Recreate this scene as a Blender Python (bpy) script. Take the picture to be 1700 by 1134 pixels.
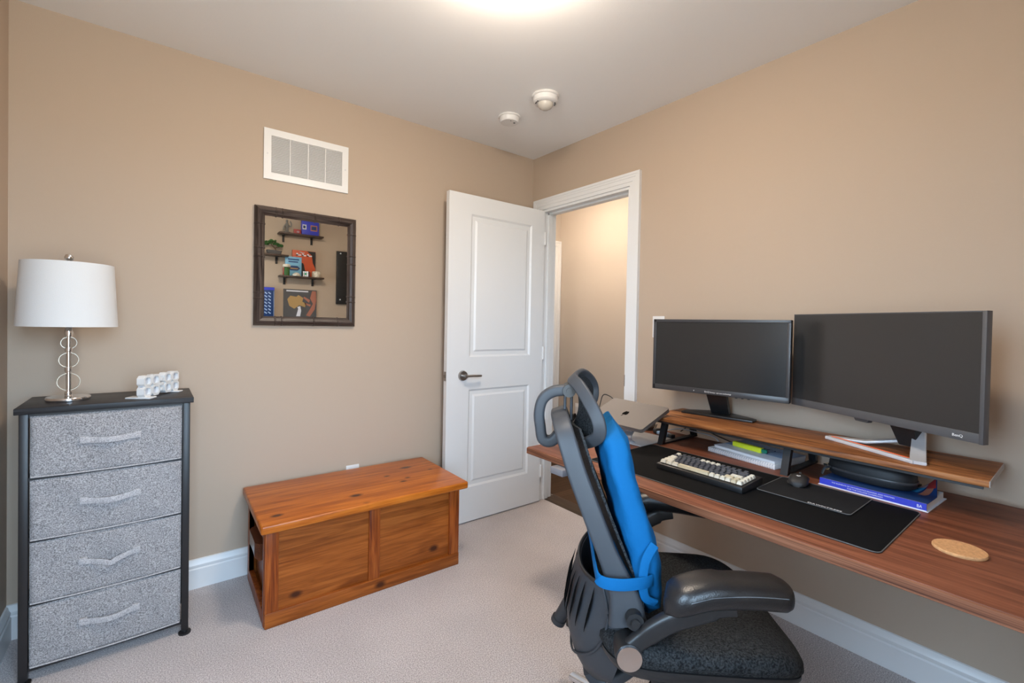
import bpy, bmesh, math, random
from mathutils import Vector, Matrix
random.seed(7)
for o in list(bpy.data.objects): bpy.data.objects.remove(o)
SC = bpy.context.scene
COL = SC.collection
R = math.radians
PI = math.pi

# ------------------------------------------------------------------ camera
F_PX, CY = 764.03, 548.93
YAW, PITCH, ROLL = .6625, -.0139, .0190
CAM = Vector((-2.1638, -2.5577, 1.2473))
fw = Vector((math.sin(YAW)*math.cos(PITCH), math.cos(YAW)*math.cos(PITCH), math.sin(PITCH)))
rt = Vector((math.cos(YAW), -math.sin(YAW), 0))
up = rt.cross(fw)
rt, up = rt*math.cos(ROLL)+up*math.sin(ROLL), -rt*math.sin(ROLL)+up*math.cos(ROLL)
cd = bpy.data.cameras.new('camera')
co = bpy.data.objects.new('camera', cd); COL.objects.link(co)
cd.sensor_fit = 'HORIZONTAL'; cd.sensor_width = 36.0; cd.lens = F_PX/1700*36.0
cd.shift_y = -(567-CY)/1700; cd.clip_start = .02
M = Matrix.Identity(4)
for i in range(3):
    M[i][0] = rt[i]; M[i][1] = up[i]; M[i][2] = -fw[i]; M[i][3] = CAM[i]
co.matrix_world = M
SC.camera = co

# ------------------------------------------------------------------ world, exposure
W = bpy.data.worlds.new('world'); SC.world = W; W.use_nodes = True
bg = W.node_tree.nodes['Background']
SKY, GROUND, SKY_S = (.52, .74, 1.0, 1), (.36, .38, .37, 1), 24.0
_n, _l = W.node_tree.nodes, W.node_tree.links
_tc = _n.new('ShaderNodeTexCoord'); _sx = _n.new('ShaderNodeSeparateXYZ'); _rp = _n.new('ShaderNodeValToRGB')
_rp.color_ramp.elements[0].position = .48; _rp.color_ramp.elements[0].color = GROUND
_rp.color_ramp.elements[1].position = .52; _rp.color_ramp.elements[1].color = SKY
_ma = _n.new('ShaderNodeMath'); _ma.operation = 'MULTIPLY_ADD'; _ma.inputs[1].default_value = .5; _ma.inputs[2].default_value = .5
_l.new(_tc.outputs['Generated'], _sx.inputs[0]); _l.new(_sx.outputs['Z'], _ma.inputs[0]); _l.new(_ma.outputs[0], _rp.inputs[0]); _l.new(_rp.outputs[0], bg.inputs[0])
bg.inputs[1].default_value = SKY_S
SC.view_settings.view_transform = 'Standard'; SC.view_settings.look = 'None'
SC.view_settings.exposure = 0.15; SC.view_settings.gamma = 1.0
SC.view_settings.use_curve_mapping = False
LAMP_W, HALL_W = 88.0, 70.0     # emission of the glass: room lamp, and the lamp added to light the hall

# ------------------------------------------------------------------ materials
def pmat(name, col, rough=.5, metal=0., spec=.5, bump=0., bscale=200., var=0., vscale=5., emit=0., ecol=None, coat=0., trans=0., sheen=0.):
    m = bpy.data.materials.new(name); m.use_nodes = True
    nt = m.node_tree; b = nt.nodes['Principled BSDF']
    b.inputs['Base Color'].default_value = (*col, 1); b.inputs['Roughness'].default_value = rough
    b.inputs['Metallic'].default_value = metal; b.inputs['Specular IOR Level'].default_value = spec
    b.inputs['Coat Weight'].default_value = coat; b.inputs['Transmission Weight'].default_value = trans
    b.inputs['Sheen Weight'].default_value = sheen
    if emit:
        b.inputs['Emission Color'].default_value = (*(ecol or col), 1); b.inputs['Emission Strength'].default_value = emit
    tc = nt.nodes.new('ShaderNodeTexCoord')
    if bump:
        n = nt.nodes.new('ShaderNodeTexNoise'); n.inputs['Scale'].default_value = bscale; n.inputs['Detail'].default_value = 4
        nt.links.new(tc.outputs['Object'], n.inputs['Vector'])
        bp = nt.nodes.new('ShaderNodeBump'); bp.inputs['Strength'].default_value = bump; bp.inputs['Distance'].default_value = .01
        nt.links.new(n.outputs['Fac'], bp.inputs['Height']); nt.links.new(bp.outputs[0], b.inputs['Normal'])
    if var:
        n = nt.nodes.new('ShaderNodeTexNoise'); n.inputs['Scale'].default_value = vscale; n.inputs['Detail'].default_value = 3
        nt.links.new(tc.outputs['Object'], n.inputs['Vector'])
        r = nt.nodes.new('ShaderNodeValToRGB')
        r.color_ramp.elements[0].position = .3; r.color_ramp.elements[1].position = .7
        r.color_ramp.elements[0].color = (*[c*(1-var) for c in col], 1); r.color_ramp.elements[1].color = (*[min(1, c*(1+var)) for c in col], 1)
        nt.links.new(n.outputs['Fac'], r.inputs[0]); nt.links.new(r.outputs[0], b.inputs['Base Color'])
    return m

def wood(name, cols, axis='X', scale=1., rough=.4, coat=0., grain=60., knots=None, bump=.05, stretch=14.):
    """cols: dark, mid, light. knots: list of (x, y, z, radius) in object space."""
    m = bpy.data.materials.new(name); m.use_nodes = True
    nt = m.node_tree; N = nt.nodes; L = nt.links; b = N['Principled BSDF']
    b.inputs['Specular IOR Level'].default_value = .28; b.inputs['Roughness'].default_value = rough; b.inputs['Coat Weight'].default_value = coat; b.inputs['Coat Roughness'].default_value = .15
    tc = N.new('ShaderNodeTexCoord'); mp = N.new('ShaderNodeMapping')
    sc = [scale*stretch]*3; sc['XYZ'.index(axis)] = scale
    mp.inputs['Scale'].default_value = sc; L.new(tc.outputs['Object'], mp.inputs['Vector'])
    n1 = N.new('ShaderNodeTexNoise'); n1.inputs['Scale'].default_value = 1.2; n1.inputs['Detail'].default_value = 6; n1.inputs['Distortion'].default_value = 1.2
    L.new(mp.outputs[0], n1.inputs['Vector'])
    mp2 = N.new('ShaderNodeMapping'); s2 = [grain*3]*3; s2['XYZ'.index(axis)] = grain*.12; mp2.inputs['Scale'].default_value = s2
    L.new(tc.outputs['Object'], mp2.inputs['Vector'])
    n2 = N.new('ShaderNodeTexNoise'); n2.inputs['Scale'].default_value = 1.; n2.inputs['Detail'].default_value = 3
    L.new(mp2.outputs[0], n2.inputs['Vector'])
    mx = N.new('ShaderNodeMath'); mx.operation = 'MULTIPLY_ADD'; mx.inputs[1].default_value = .55; L.new(n2.outputs['Fac'], mx.inputs[0]); L.new(n1.outputs['Fac'], mx.inputs[2])
    r = N.new('ShaderNodeValToRGB'); r.color_ramp.elements[0].position = .56; r.color_ramp.elements[1].position = .98
    r.color_ramp.elements[0].color = (*cols[0], 1); r.color_ramp.elements[1].color = (*cols[2], 1)
    e = r.color_ramp.elements.new(.76); e.color = (*cols[1], 1)
    L.new(mx.outputs[0], r.inputs[0]); out = r.outputs[0]
    for k in (knots or []):
        vs = N.new('ShaderNodeVectorMath'); vs.operation = 'SUBTRACT'; vs.inputs[1].default_value = k[:3]; L.new(tc.outputs['Object'], vs.inputs[0])
        vm = N.new('ShaderNodeVectorMath'); vm.operation = 'MULTIPLY'; sk = [1., 1., 1.]; sk['XYZ'.index(axis)] = .6; vm.inputs[1].default_value = sk; L.new(vs.outputs[0], vm.inputs[0])
        ln = N.new('ShaderNodeVectorMath'); ln.operation = 'LENGTH'; L.new(vm.outputs[0], ln.inputs[0])
        mr = N.new('ShaderNodeMapRange'); mr.inputs['From Min'].default_value = k[3]*.45; mr.inputs['From Max'].default_value = k[3]*1.15
        mr.inputs['To Min'].default_value = 1; mr.inputs['To Max'].default_value = 0; L.new(ln.outputs['Value'], mr.inputs['Value'])
        mi = N.new('ShaderNodeMix'); mi.data_type = 'RGBA'; mi.inputs['B'].default_value = (.055, .012, .003, 1)
        L.new(mr.outputs[0], mi.inputs['Factor']); L.new(out, mi.inputs['A']); out = mi.outputs['Result']
    L.new(out, b.inputs['Base Color'])
    bp = N.new('ShaderNodeBump'); bp.inputs['Strength'].default_value = bump; bp.inputs['Distance'].default_value = .004
    L.new(n2.outputs['Fac'], bp.inputs['Height']); L.new(bp.outputs[0], b.inputs['Normal'])
    return m

def weave(name, c1, c2, scale, rough=.85, bump=.3):
    m = bpy.data.materials.new(name); m.use_nodes = True
    nt = m.node_tree; N = nt.nodes; L = nt.links; b = N['Principled BSDF']; b.inputs['Roughness'].default_value = rough
    b.inputs['Specular IOR Level'].default_value = .2
    tc = N.new('ShaderNodeTexCoord')
    n = N.new('ShaderNodeTexVoronoi'); n.inputs['Scale'].default_value = scale; L.new(tc.outputs['Object'], n.inputs['Vector'])
    n3 = N.new('ShaderNodeTexNoise'); n3.inputs['Scale'].default_value = scale*.7; n3.inputs['Detail'].default_value = 5; L.new(tc.outputs['Object'], n3.inputs['Vector'])
    r = N.new('ShaderNodeValToRGB'); r.color_ramp.elements[0].position = .35; r.color_ramp.elements[1].position = .65
    r.color_ramp.elements[0].color = (*c1, 1); r.color_ramp.elements[1].color = (*c2, 1)
    L.new(n3.outputs['Fac'], r.inputs[0]); L.new(r.outputs[0], b.inputs['Base Color'])
    bp = N.new('ShaderNodeBump'); bp.inputs['Strength'].default_value = bump; bp.inputs['Distance'].default_value = .003
    L.new(n.outputs['Distance'], bp.inputs['Height']); L.new(bp.outputs[0], b.inputs['Normal'])
    return m

def carpet_mat():
    m = bpy.data.materials.new('carpet'); m.use_nodes = True
    nt = m.node_tree; N = nt.nodes; L = nt.links; b = N['Principled BSDF']; b.inputs['Roughness'].default_value = .95
    b.inputs['Specular IOR Level'].default_value = .1; b.inputs['Sheen Weight'].default_value = .2
    tc = N.new('ShaderNodeTexCoord')
    a = N.new('ShaderNodeTexNoise'); a.inputs['Scale'].default_value = 240; a.inputs['Detail'].default_value = 3; L.new(tc.outputs['Object'], a.inputs['Vector'])
    c = N.new('ShaderNodeTexNoise'); c.inputs['Scale'].default_value = 3.0; c.inputs['Detail'].default_value = 3; L.new(tc.outputs['Object'], c.inputs['Vector'])
    r = N.new('ShaderNodeValToRGB'); r.color_ramp.elements[0].position = .36; r.color_ramp.elements[1].position = .64
    r.color_ramp.elements[0].color = (.35, .305, .30, 1); r.color_ramp.elements[1].color = (.74, .67, .655, 1); L.new(a.outputs['Fac'], r.inputs[0])
    r2 = N.new('ShaderNodeValToRGB'); r2.color_ramp.elements[0].position = .35; r2.color_ramp.elements[1].position = .65
    r2.color_ramp.elements[0].color = (.90, .90, .90, 1); r2.color_ramp.elements[1].color = (1, 1, 1, 1); L.new(c.outputs['Fac'], r2.inputs[0])
    mi = N.new('ShaderNodeMix'); mi.data_type = 'RGBA'; mi.blend_type = 'MULTIPLY'; mi.inputs['Factor'].default_value = 1
    L.new(r.outputs[0], mi.inputs['A']); L.new(r2.outputs[0], mi.inputs['B']); L.new(mi.outputs['Result'], b.inputs['Base Color'])
    bp = N.new('ShaderNodeBump'); bp.inputs['Strength'].default_value = .6; bp.inputs['Distance'].default_value = .006
    L.new(a.outputs['Fac'], bp.inputs['Height']); L.new(bp.outputs[0], b.inputs['Normal'])
    return m

def floorboards():
    m = bpy.data.materials.new('hall_floorboards'); m.use_nodes = True
    nt = m.node_tree; N = nt.nodes; L = nt.links; b = N['Principled BSDF']; b.inputs['Roughness'].default_value = .6; b.inputs['Specular IOR Level'].default_value = .1
    tc = N.new('ShaderNodeTexCoord')
    br = N.new('ShaderNodeTexBrick'); br.inputs['Scale'].default_value = 1.; br.inputs['Brick Width'].default_value = 1.1; br.inputs['Row Height'].default_value = .085
    br.inputs['Mortar Size'].default_value = .0015; br.inputs['Color1'].default_value = (.062, .034, .020, 1); br.inputs['Color2'].default_value = (.10, .058, .036, 1)
    br.inputs['Mortar'].default_value = (.03, .018, .01, 1); L.new(tc.outputs['Object'], br.inputs['Vector'])
    mp = N.new('ShaderNodeMapping'); mp.inputs['Scale'].default_value = (6, 90, 1); L.new(tc.outputs['Object'], mp.inputs['Vector'])
    n = N.new('ShaderNodeTexNoise'); n.inputs['Scale'].default_value = 1; n.inputs['Detail'].default_value = 5; L.new(mp.outputs[0], n.inputs['Vector'])
    r = N.new('ShaderNodeValToRGB'); r.color_ramp.elements[0].color = (.55, .55, .55, 1); r.color_ramp.elements[1].color = (1.3, 1.3, 1.3, 1); L.new(n.outputs['Fac'], r.inputs[0])
    mi = N.new('ShaderNodeMix'); mi.data_type = 'RGBA'; mi.blend_type = 'MULTIPLY'; mi.inputs['Factor'].default_value = 1
    L.new(br.outputs['Color'], mi.inputs['A']); L.new(r.outputs[0], mi.inputs['B']); L.new(mi.outputs['Result'], b.inputs['Base Color'])
    return m

def glass_mat(name, tint=(1, 1, 1), rough=0.):
    m = bpy.data.materials.new(name); m.use_nodes = True
    nt = m.node_tree; N = nt.nodes; L = nt.links; N.remove(N['Principled BSDF'])
    t = N.new('ShaderNodeBsdfTransparent'); t.inputs[0].default_value = (*tint, 1)
    g = N.new('ShaderNodeBsdfGlossy'); g.inputs['Roughness'].default_value = rough
    fr = N.new('ShaderNodeFresnel'); fr.inputs[0].default_value = 1.45
    mi = N.new('ShaderNodeMixShader'); L.new(fr.outputs[0], mi.inputs[0]); L.new(t.outputs[0], mi.inputs[1]); L.new(g.outputs[0], mi.inputs[2])
    L.new(mi.outputs[0], N['Material Output'].inputs[0])
    return m

MT = {}
MT['wall'] = pmat('wall_paint', (.475, .375, .290), .75, spec=.25, bump=.05, bscale=320)
MT['hallwall'] = pmat('hall_paint', (.50, .435, .37), .75, spec=.25, bump=.05, bscale=320)
MT['ceil'] = pmat('ceiling_paint', (.86, .855, .85), .9, spec=.1, bump=.08, bscale=260)
MT['trim'] = pmat('trim_paint', (.74, .74, .74), .35, spec=.4)
MT['door'] = pmat('door_paint', (.74, .74, .74), .38, spec=.4, bump=.02, bscale=60)
MT['carpet'] = carpet_mat()
MT['hallfloor'] = floorboards()
MT['threshold'] = wood('threshold_wood', [(.03, .018, .012), (.05, .032, .022), (.075, .048, .032)], 'Y')
MT['white_metal'] = pmat('white_enamel', (.74, .73, .72), .4)
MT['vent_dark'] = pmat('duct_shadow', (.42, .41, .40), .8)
MT['white_plastic'] = pmat('white_plastic', (.72, .71, .70), .4)
MT['clock_panel'] = pmat('clock_panel', (.50, .51, .55), .5)
MT['hub_grey'] = pmat('grey_control', (.20, .20, .22), .5)
MT['deep_black'] = pmat('deep_black', (.002, .002, .002), .9, spec=.05)
MT['mouse_skin'] = pmat('mouse_skin', (.022, .020, .020), .5, spec=.3)
MT['grey_slot'] = pmat('grey_slot', (.09, .09, .09), .6)
MT['mirror'] = pmat('mirror_glass', (.80, .82, .80), .01, metal=1.)
MT['mframe'] = wood('mirror_frame_wood', [(.018, .012, .010), (.055, .038, .032), (.10, .075, .062)], 'X', rough=.35, scale=3)
MT['mframe_v'] = wood('mirror_frame_wood_upright', [(.018, .012, .010), (.055, .038, .032), (.10, .075, .062)], 'Z', rough=.35, scale=3)
MT['chrome'] = pmat('chrome', (.78, .78, .80), .08, metal=1.)
MT['nickel'] = pmat('brushed_nickel', (.36, .33, .31), .28, metal=1.)
MT['shade'] = pmat('lamp_shade_cloth', (.66, .66, .66), .9, spec=.1, bump=.12, bscale=500)
MT['crystal'] = glass_mat('clear_glass', (.97, .97, .96), .02)
MT['crystal_rim'] = pmat('glass_rim', (.52, .49, .42), .2, metal=.3)
MT['dtop'] = wood('black_wood_top', [(.012, .012, .014), (.028, .028, .031), (.055, .055, .06)], 'X', rough=.45, scale=2)
MT['black_metal'] = pmat('black_metal', (.012, .011, .012), .42)
MT['fabric'] = weave('grey_linen', (.15, .142, .145), (.44, .42, .42), 400, bump=.25)
MT['fabric_l'] = weave('light_grey_linen', (.29, .275, .28), (.54, .515, .515), 420, bump=.25)
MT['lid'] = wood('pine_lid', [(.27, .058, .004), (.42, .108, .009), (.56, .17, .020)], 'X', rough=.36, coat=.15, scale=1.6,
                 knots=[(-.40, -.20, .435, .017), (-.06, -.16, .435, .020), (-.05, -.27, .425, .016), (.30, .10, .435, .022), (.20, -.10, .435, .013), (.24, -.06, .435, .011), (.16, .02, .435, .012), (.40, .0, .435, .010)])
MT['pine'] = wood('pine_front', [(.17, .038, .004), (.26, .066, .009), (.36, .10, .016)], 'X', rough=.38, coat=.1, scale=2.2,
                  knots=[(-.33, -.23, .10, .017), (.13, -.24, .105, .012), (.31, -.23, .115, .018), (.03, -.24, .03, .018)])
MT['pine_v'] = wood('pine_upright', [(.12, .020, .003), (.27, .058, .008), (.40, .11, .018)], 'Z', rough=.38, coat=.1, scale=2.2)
MT['pine_dark'] = wood('pine_handle', [(.05, .014, .006), (.10, .03, .012), (.16, .05, .02)], 'Y', rough=.35, coat=.3)
MT['desk'] = wood('walnut_desktop', [(.10, .030, .014), (.175, .056, .027), (.25, .086, .043)], 'Y', rough=.5, coat=.0, scale=1.4, grain=40)
MT['deskedge'] = wood('walnut_edge', [(.06, .020, .012), (.20, .078, .040), (.32, .14, .078)], 'Y', rough=.45, scale=.9, stretch=150, grain=30)
MT['riser'] = wood('rustic_board', [(.06, .02, .008), (.24, .085, .026), (.40, .17, .058)], 'Y', rough=.5, scale=2.2, grain=60)
MT['riser_end'] = pmat('riser_end_sheen', (.35, .33, .32), .4)  # light caught by the board end, put into the colour
MT['black_plastic'] = pmat('black_plastic', (.014, .014, .015), .38)
MT['bezel'] = pmat('monitor_bezel', (.045, .044, .047), .35)
MT['bezel_g'] = pmat('grey_monitor_shell', (.085, .082, .085), .42)
MT['screen'] = pmat('screen', (.020, .021, .022), .22, spec=.6)
MT['screen2'] = pmat('screen_matte', (.030, .028, .027), .30, spec=.6)
MT['silver'] = pmat('silver_aluminium', (.55, .55, .57), .32, metal=.8)
MT['silver_p'] = pmat('silver_plastic', (.60, .60, .62), .35, metal=.25)
MT['orange'] = pmat('orange_strip', (.85, .13, .03), .4)
MT['laptop'] = pmat('grey_aluminium', (.155, .135, .122), .55, metal=.25, spec=.3)
MT['mat'] = pmat('black_desk_mat', (.004, .004, .0045), .85, spec=.12, bump=.1, bscale=700)
MT['pad'] = pmat('mouse_pad_cloth', (.014, .014, .015), .9, spec=.12, bump=.15, bscale=900)
MT['pad_edge'] = pmat('mouse_pad_stitching', (.10, .10, .10), .8)
MT['white_ink'] = pmat('white_ink', (.75, .75, .75), .6)
MT['navy_ink'] = pmat('navy_ink', (.02, .05, .20), .6)
MT['key_w'] = pmat('cream_keycap', (.62, .59, .50), .5)
MT['key_d'] = pmat('charcoal_keycap', (.060, .064, .078), .5)
MT['key_b'] = pmat('beige_keycap', (.50, .44, .31), .5)
MT['legend_w'] = pmat('pale_legend', (.45, .46, .48), .6)
MT['legend_d'] = pmat('dark_legend', (.12, .12, .12), .6)
MT['paper'] = pmat('paper', (.80, .80, .82), .8)
MT['paleblue'] = pmat('pale_blue_cover', (.42, .55, .78), .6)
MT['white_cover'] = pmat('white_cover', (.74, .74, .80), .5)
MT['coil'] = pmat('coil_wire', (.45, .50, .62), .3, metal=.5)
MT['yellow'] = pmat('fluorescent_yellow', (.86, .93, .04), .35)
MT['green'] = pmat('green_tip', (.02, .22, .14), .4)
MT['blue_cover'] = pmat('blue_book_cover', (.035, .05, .50), .4)
MT['navy_cover'] = pmat('navy_book_cover', (.012, .045, .16), .4)
MT['red_cover'] = pmat('red_print', (.35, .03, .03), .45)
MT['salmon'] = pmat('salmon_print', (.40, .15, .10), .45)
MT['cyan'] = pmat('cyan_print', (.02, .26, .55), .45)
MT['mauve'] = pmat('mauve_print', (.42, .28, .30), .45)
MT['case'] = pmat('black_case_cloth', (.009, .010, .012), .55, bump=.1, bscale=600)
MT['cork'] = pmat('cork', (.60, .32, .14), .85, bump=.3, bscale=300, var=.15, vscale=150)
MT['blue'] = pmat('blue_stretch_cloth', (.002, .088, .235), .8, spec=.15, bump=.55, bscale=16)
MT['chair_g'] = pmat('chair_grey_plastic', (.036, .038, .043), .52, spec=.35)
MT['chair_d'] = pmat('chair_dark_plastic', (.014, .014, .015), .42)
MT['leather'] = pmat('black_leather', (.008, .008, .009), .33, spec=.6, bump=.12, bscale=350)
MT['stitch'] = pmat('grey_stitching', (.10, .11, .12), .6)
MT['mesh'] = weave('black_mesh', (.002, .002, .003), (.034, .037, .039), 330, rough=.75, bump=.5)
MT['hub_blue'] = pmat('pale_blue_plastic', (.28, .42, .62), .35)
MT['cable_w'] = pmat('white_cable', (.60, .62, .66), .5)
MT['leaf'] = pmat('bonsai_leaf', (.03, .10, .02), .7)
MT['pot'] = pmat('grey_pot', (.08, .075, .075), .6)
MT['bark'] = pmat('bark', (.12, .07, .04), .8)
MT['shelfwood'] = wood('shelf_wood', [(.03, .02, .015), (.07, .045, .035), (.11, .075, .06)], 'X', rough=.5)
MT['green_c'] = pmat('green_square', (.02, .4, .15), .4)
MT['stone'] = pmat('stone_grey', (.16, .15, .14), .7, bump=.3, bscale=90)
MT['ivory'] = pmat('ivory_ceramic', (.62, .56, .46), .5, var=.3, vscale=60)
MT['gold'] = pmat('gold_print', (.42, .26, .10), .5)
MT['skyblue'] = pmat('sky_blue_print', (.18, .42, .62), .5)
MT['orange_p'] = pmat('orange_print', (.55, .09, .03), .5)

# ------------------------------------------------------------------ mesh helpers
class MB:
    def __init__(s): s.bm = bmesh.new()
    def _merge(s, t, mtx=None):
        if mtx is not None: bmesh.ops.transform(t, matrix=mtx, verts=t.verts)
        me = bpy.data.meshes.new('t'); t.to_mesh(me); t.free(); s.bm.from_mesh(me); bpy.data.meshes.remove(me); return s
    def box(s, x0, x1, y0, y1, z0, z1, bev=0., seg=2, mtx=None):
        t = bmesh.new(); bmesh.ops.create_cube(t, size=1)
        bmesh.ops.scale(t, vec=(abs(x1-x0), abs(y1-y0), abs(z1-z0)), verts=t.verts)
        bmesh.ops.translate(t, vec=((x0+x1)/2, (y0+y1)/2, (z0+z1)/2), verts=t.verts)
        if bev: bmesh.ops.bevel(t, geom=t.edges[:], offset=bev, segments=seg, profile=.5, affect='EDGES')
        return s._merge(t, mtx)
    def cyl(s, p, q, r1, r2=None, n=24, cap=True):
        p, q = Vector(p), Vector(q); d = q-p; r2 = r1 if r2 is None else r2
        t = bmesh.new(); bmesh.ops.create_cone(t, cap_ends=cap, segments=n, radius1=r1, radius2=r2, depth=d.length)
        m = Matrix.Translation((p+q)/2) @ d.to_track_quat('Z', 'Y').to_matrix().to_4x4()
        return s._merge(t, m)
    def sphere(s, c, r, sc=(1, 1, 1), n=24, mtx=None):
        t = bmesh.new(); bmesh.ops.create_uvsphere(t, u_segments=n, v_segments=n//2, radius=r)
        bmesh.ops.scale(t, vec=sc, verts=t.verts); bmesh.ops.translate(t, vec=c, verts=t.verts)
        return s._merge(t, mtx)
    def lathe(s, prof, c=(0, 0, 0), n=40, mtx=None):
        t = bmesh.new(); rings = []
        for r, z in prof:
            if r < 1e-6: rings.append([t.verts.new((c[0], c[1], c[2]+z))])
            else: rings.append([t.verts.new((c[0]+r*math.cos(2*PI*k/n), c[1]+r*math.sin(2*PI*k/n), c[2]+z)) for k in range(n)])
        for a, b in zip(rings, rings[1:]):
            for k in range(n):
                q = [a[k % len(a)], a[(k+1) % len(a)], b[(k+1) % len(b)], b[k % len(b)]]
                u = []
                for v in q:
                    if v not in u: u.append(v)
                if len(u) > 2: t.faces.new(u)
        bmesh.ops.recalc_face_normals(t, faces=t.faces)
        return s._merge(t, mtx)
    def loft(s, rings, closed=True, caps=True, loop=False):
        t = bmesh.new(); V = [[t.verts.new(p) for p in r] for r in rings]; n = len(V[0])
        pairs = list(zip(V, V[1:])) + ([(V[-1], V[0])] if loop else [])
        for a, b in pairs:
            for k in range(n if closed else n-1):
                t.faces.new([a[k], a[(k+1) % n], b[(k+1) % n], b[k]])
        if caps and closed and not loop: t.faces.new(V[0][::-1]); t.faces.new(V[-1])
        bmesh.ops.recalc_face_normals(t, faces=t.faces)
        return s._merge(t)
    def prism(s, pts, axis, a, b, bev=0.):
        def P(u, v, w):
            return {'X': (w, u, v), 'Y': (u, w, v), 'Z': (u, v, w)}[axis]
        t = bmesh.new(); A = [t.verts.new(P(u, v, a)) for u, v in pts]; B = [t.verts.new(P(u, v, b)) for u, v in pts]; n = len(pts)
        t.faces.new(A); t.faces.new(B[::-1])
        for k in range(n): t.faces.new([A[k], B[k], B[(k+1) % n], A[(k+1) % n]])
        bmesh.ops.recalc_face_normals(t, faces=t.faces)
        if bev: bmesh.ops.bevel(t, geom=t.edges[:], offset=bev, segments=2, profile=.5, affect='EDGES')
        return s._merge(t)
    def sweep(s, path, sec, ref=(0, 0, 1), scl=None, loop=False):
        """sec: list of (u, v) with v along ref, u across."""
        path = [Vector(p) for p in path]; n = len(path); rings = []; refs = ref if isinstance(ref, list) else [ref]*n
        for i, p in enumerate(path):
            if loop: d = path[(i+1) % n]-path[i-1]
            else: d = path[min(i+1, n-1)]-path[max(i-1, 0)]
            d.normalize(); rv = Vector(refs[i]); w = (rv-d*rv.dot(d)).normalized(); u = d.cross(w)
            k = scl[i] if scl else 1.
            rings.append([p+u*(a*k)+w*(b*k) for a, b in sec])
        return s.loft(rings, loop=loop)
    def tube(s, path, r, n=10, loop=False, scl=None):
        path = [Vector(p) for p in path]; d = path[-1]-path[0] if not loop else Vector((.3, .2, .1))
        ref = (0, 0, 1) if abs(d.normalized().z) < .8 else (1, .3, 0)
        return s.sweep(path, [(r*math.cos(2*PI*k/n), r*math.sin(2*PI*k/n)) for k in range(n)], ref, scl, loop)
    def grid(s, f, nu, nv, thick=0.):
        t = bmesh.new(); V = [[t.verts.new(f(i/nu, j/nv)) for j in range(nv+1)] for i in range(nu+1)]
        for i in range(nu):
            for j in range(nv): t.faces.new([V[i][j], V[i+1][j], V[i+1][j+1], V[i][j+1]])
        bmesh.ops.recalc_face_normals(t, faces=t.faces)
        if thick: bmesh.ops.solidify(t, geom=t.faces[:], thickness=thick)
        return s._merge(t)
    def text(s, txt, size, mtx, depth=.0004, width=None, shear=0.):
        cu = bpy.data.curves.new('t', 'FONT'); cu.body = txt; cu.size = size; cu.extrude = depth; cu.align_x = 'LEFT'; cu.shear = shear
        ob = bpy.data.objects.new('t', cu); COL.objects.link(ob); dg = bpy.context.evaluated_depsgraph_get(); dg.update()
        me = bpy.data.meshes.new_from_object(ob.evaluated_get(dg)); t = bmesh.new(); t.from_mesh(me)
        bpy.data.objects.remove(ob); bpy.data.meshes.remove(me)
        if width:
            xs = [v.co.x for v in t.verts]; k = width/(max(xs)-min(xs)); bmesh.ops.scale(t, vec=(k, 1, 1), verts=t.verts)
        return s._merge(t, mtx)
    def build(s, name, mat, parent=None, smooth=True, angle=40, label=None):
        me = bpy.data.meshes.new(name); bmesh.ops.remove_doubles(s.bm, verts=s.bm.verts, dist=1e-6)
        s.bm.to_mesh(me); s.bm.free()
        o = bpy.data.objects.new(name, me); COL.objects.link(o); me.materials.append(MT[mat] if isinstance(mat, str) else mat)
        if smooth:
            for p in me.polygons: p.use_smooth = True
            me.set_sharp_from_angle(angle=R(angle))
        if parent: o.parent = parent
        if label: o['label'] = label
        return o

def tag(o, label, cat, group=None, kind=None):
    o['label'] = label; o['category'] = cat
    if group: o['group'] = group
    if kind: o['kind'] = kind
    return o
def thing(name, label, cat, loc=(0, 0, 0), rz=0., group=None):
    o = bpy.data.objects.new(name, None); COL.objects.link(o); o.location = loc; o.rotation_euler = (0, 0, rz); o.empty_display_size = .05
    return tag(o, label, cat, group)
def struct(o, label=None):
    o['kind'] = 'structure'
    if label: o['label'] = label
    return o
def copy_tree(o, parent=None):
    c = o.copy(); COL.objects.link(c)
    if parent: c.parent = parent
    for ch in list(o.children): copy_tree(ch, c)
    return c
def rrect(w, h, r, n=5):
    out = []
    for cx, cy, a in ((w/2-r, h/2-r, 0), (-w/2+r, h/2-r, 90), (-w/2+r, -h/2+r, 180), (w/2-r, -h/2+r, 270)):
        for k in range(n+1):
            t = R(a+90*k/n); out.append((cx+r*math.cos(t), cy+r*math.sin(t)))
    return out
def supel(a, b, e=4., n=48):
    out = []
    for k in range(n):
        t = 2*PI*k/n; c, s_ = math.cos(t), math.sin(t)
        out.append((a*math.copysign(abs(c)**(2/e), c), b*math.copysign(abs(s_)**(2/e), s_)))
    return out
def catmull(pts, m=6, loop=False):
    P = [Vector(p) for p in pts]; n = len(P); out = []
    rng = range(n) if loop else range(n-1)
    for i in rng:
        if loop: a, b, c, d = P[i-1], P[i], P[(i+1) % n], P[(i+2) % n]
        else: a, b, c, d = P[max(i-1, 0)], P[i], P[i+1], P[min(i+2, n-1)]
        for k in range(m):
            t = k/m; out.append(.5*((2*b)+(c-a)*t+(2*a-5*b+4*c-d)*t*t+(3*b-a-3*c+d)*t**3))
    if not loop: out.append(P[-1])
    return out
def lerp_tab(tab, x):
    if x <= tab[0][0]: return tab[0][1]
    for (a, u), (b, v) in zip(tab, tab[1:]):
        if x <= b: return u+(v-u)*(x-a)/(b-a)
    return tab[-1][1]

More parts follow.
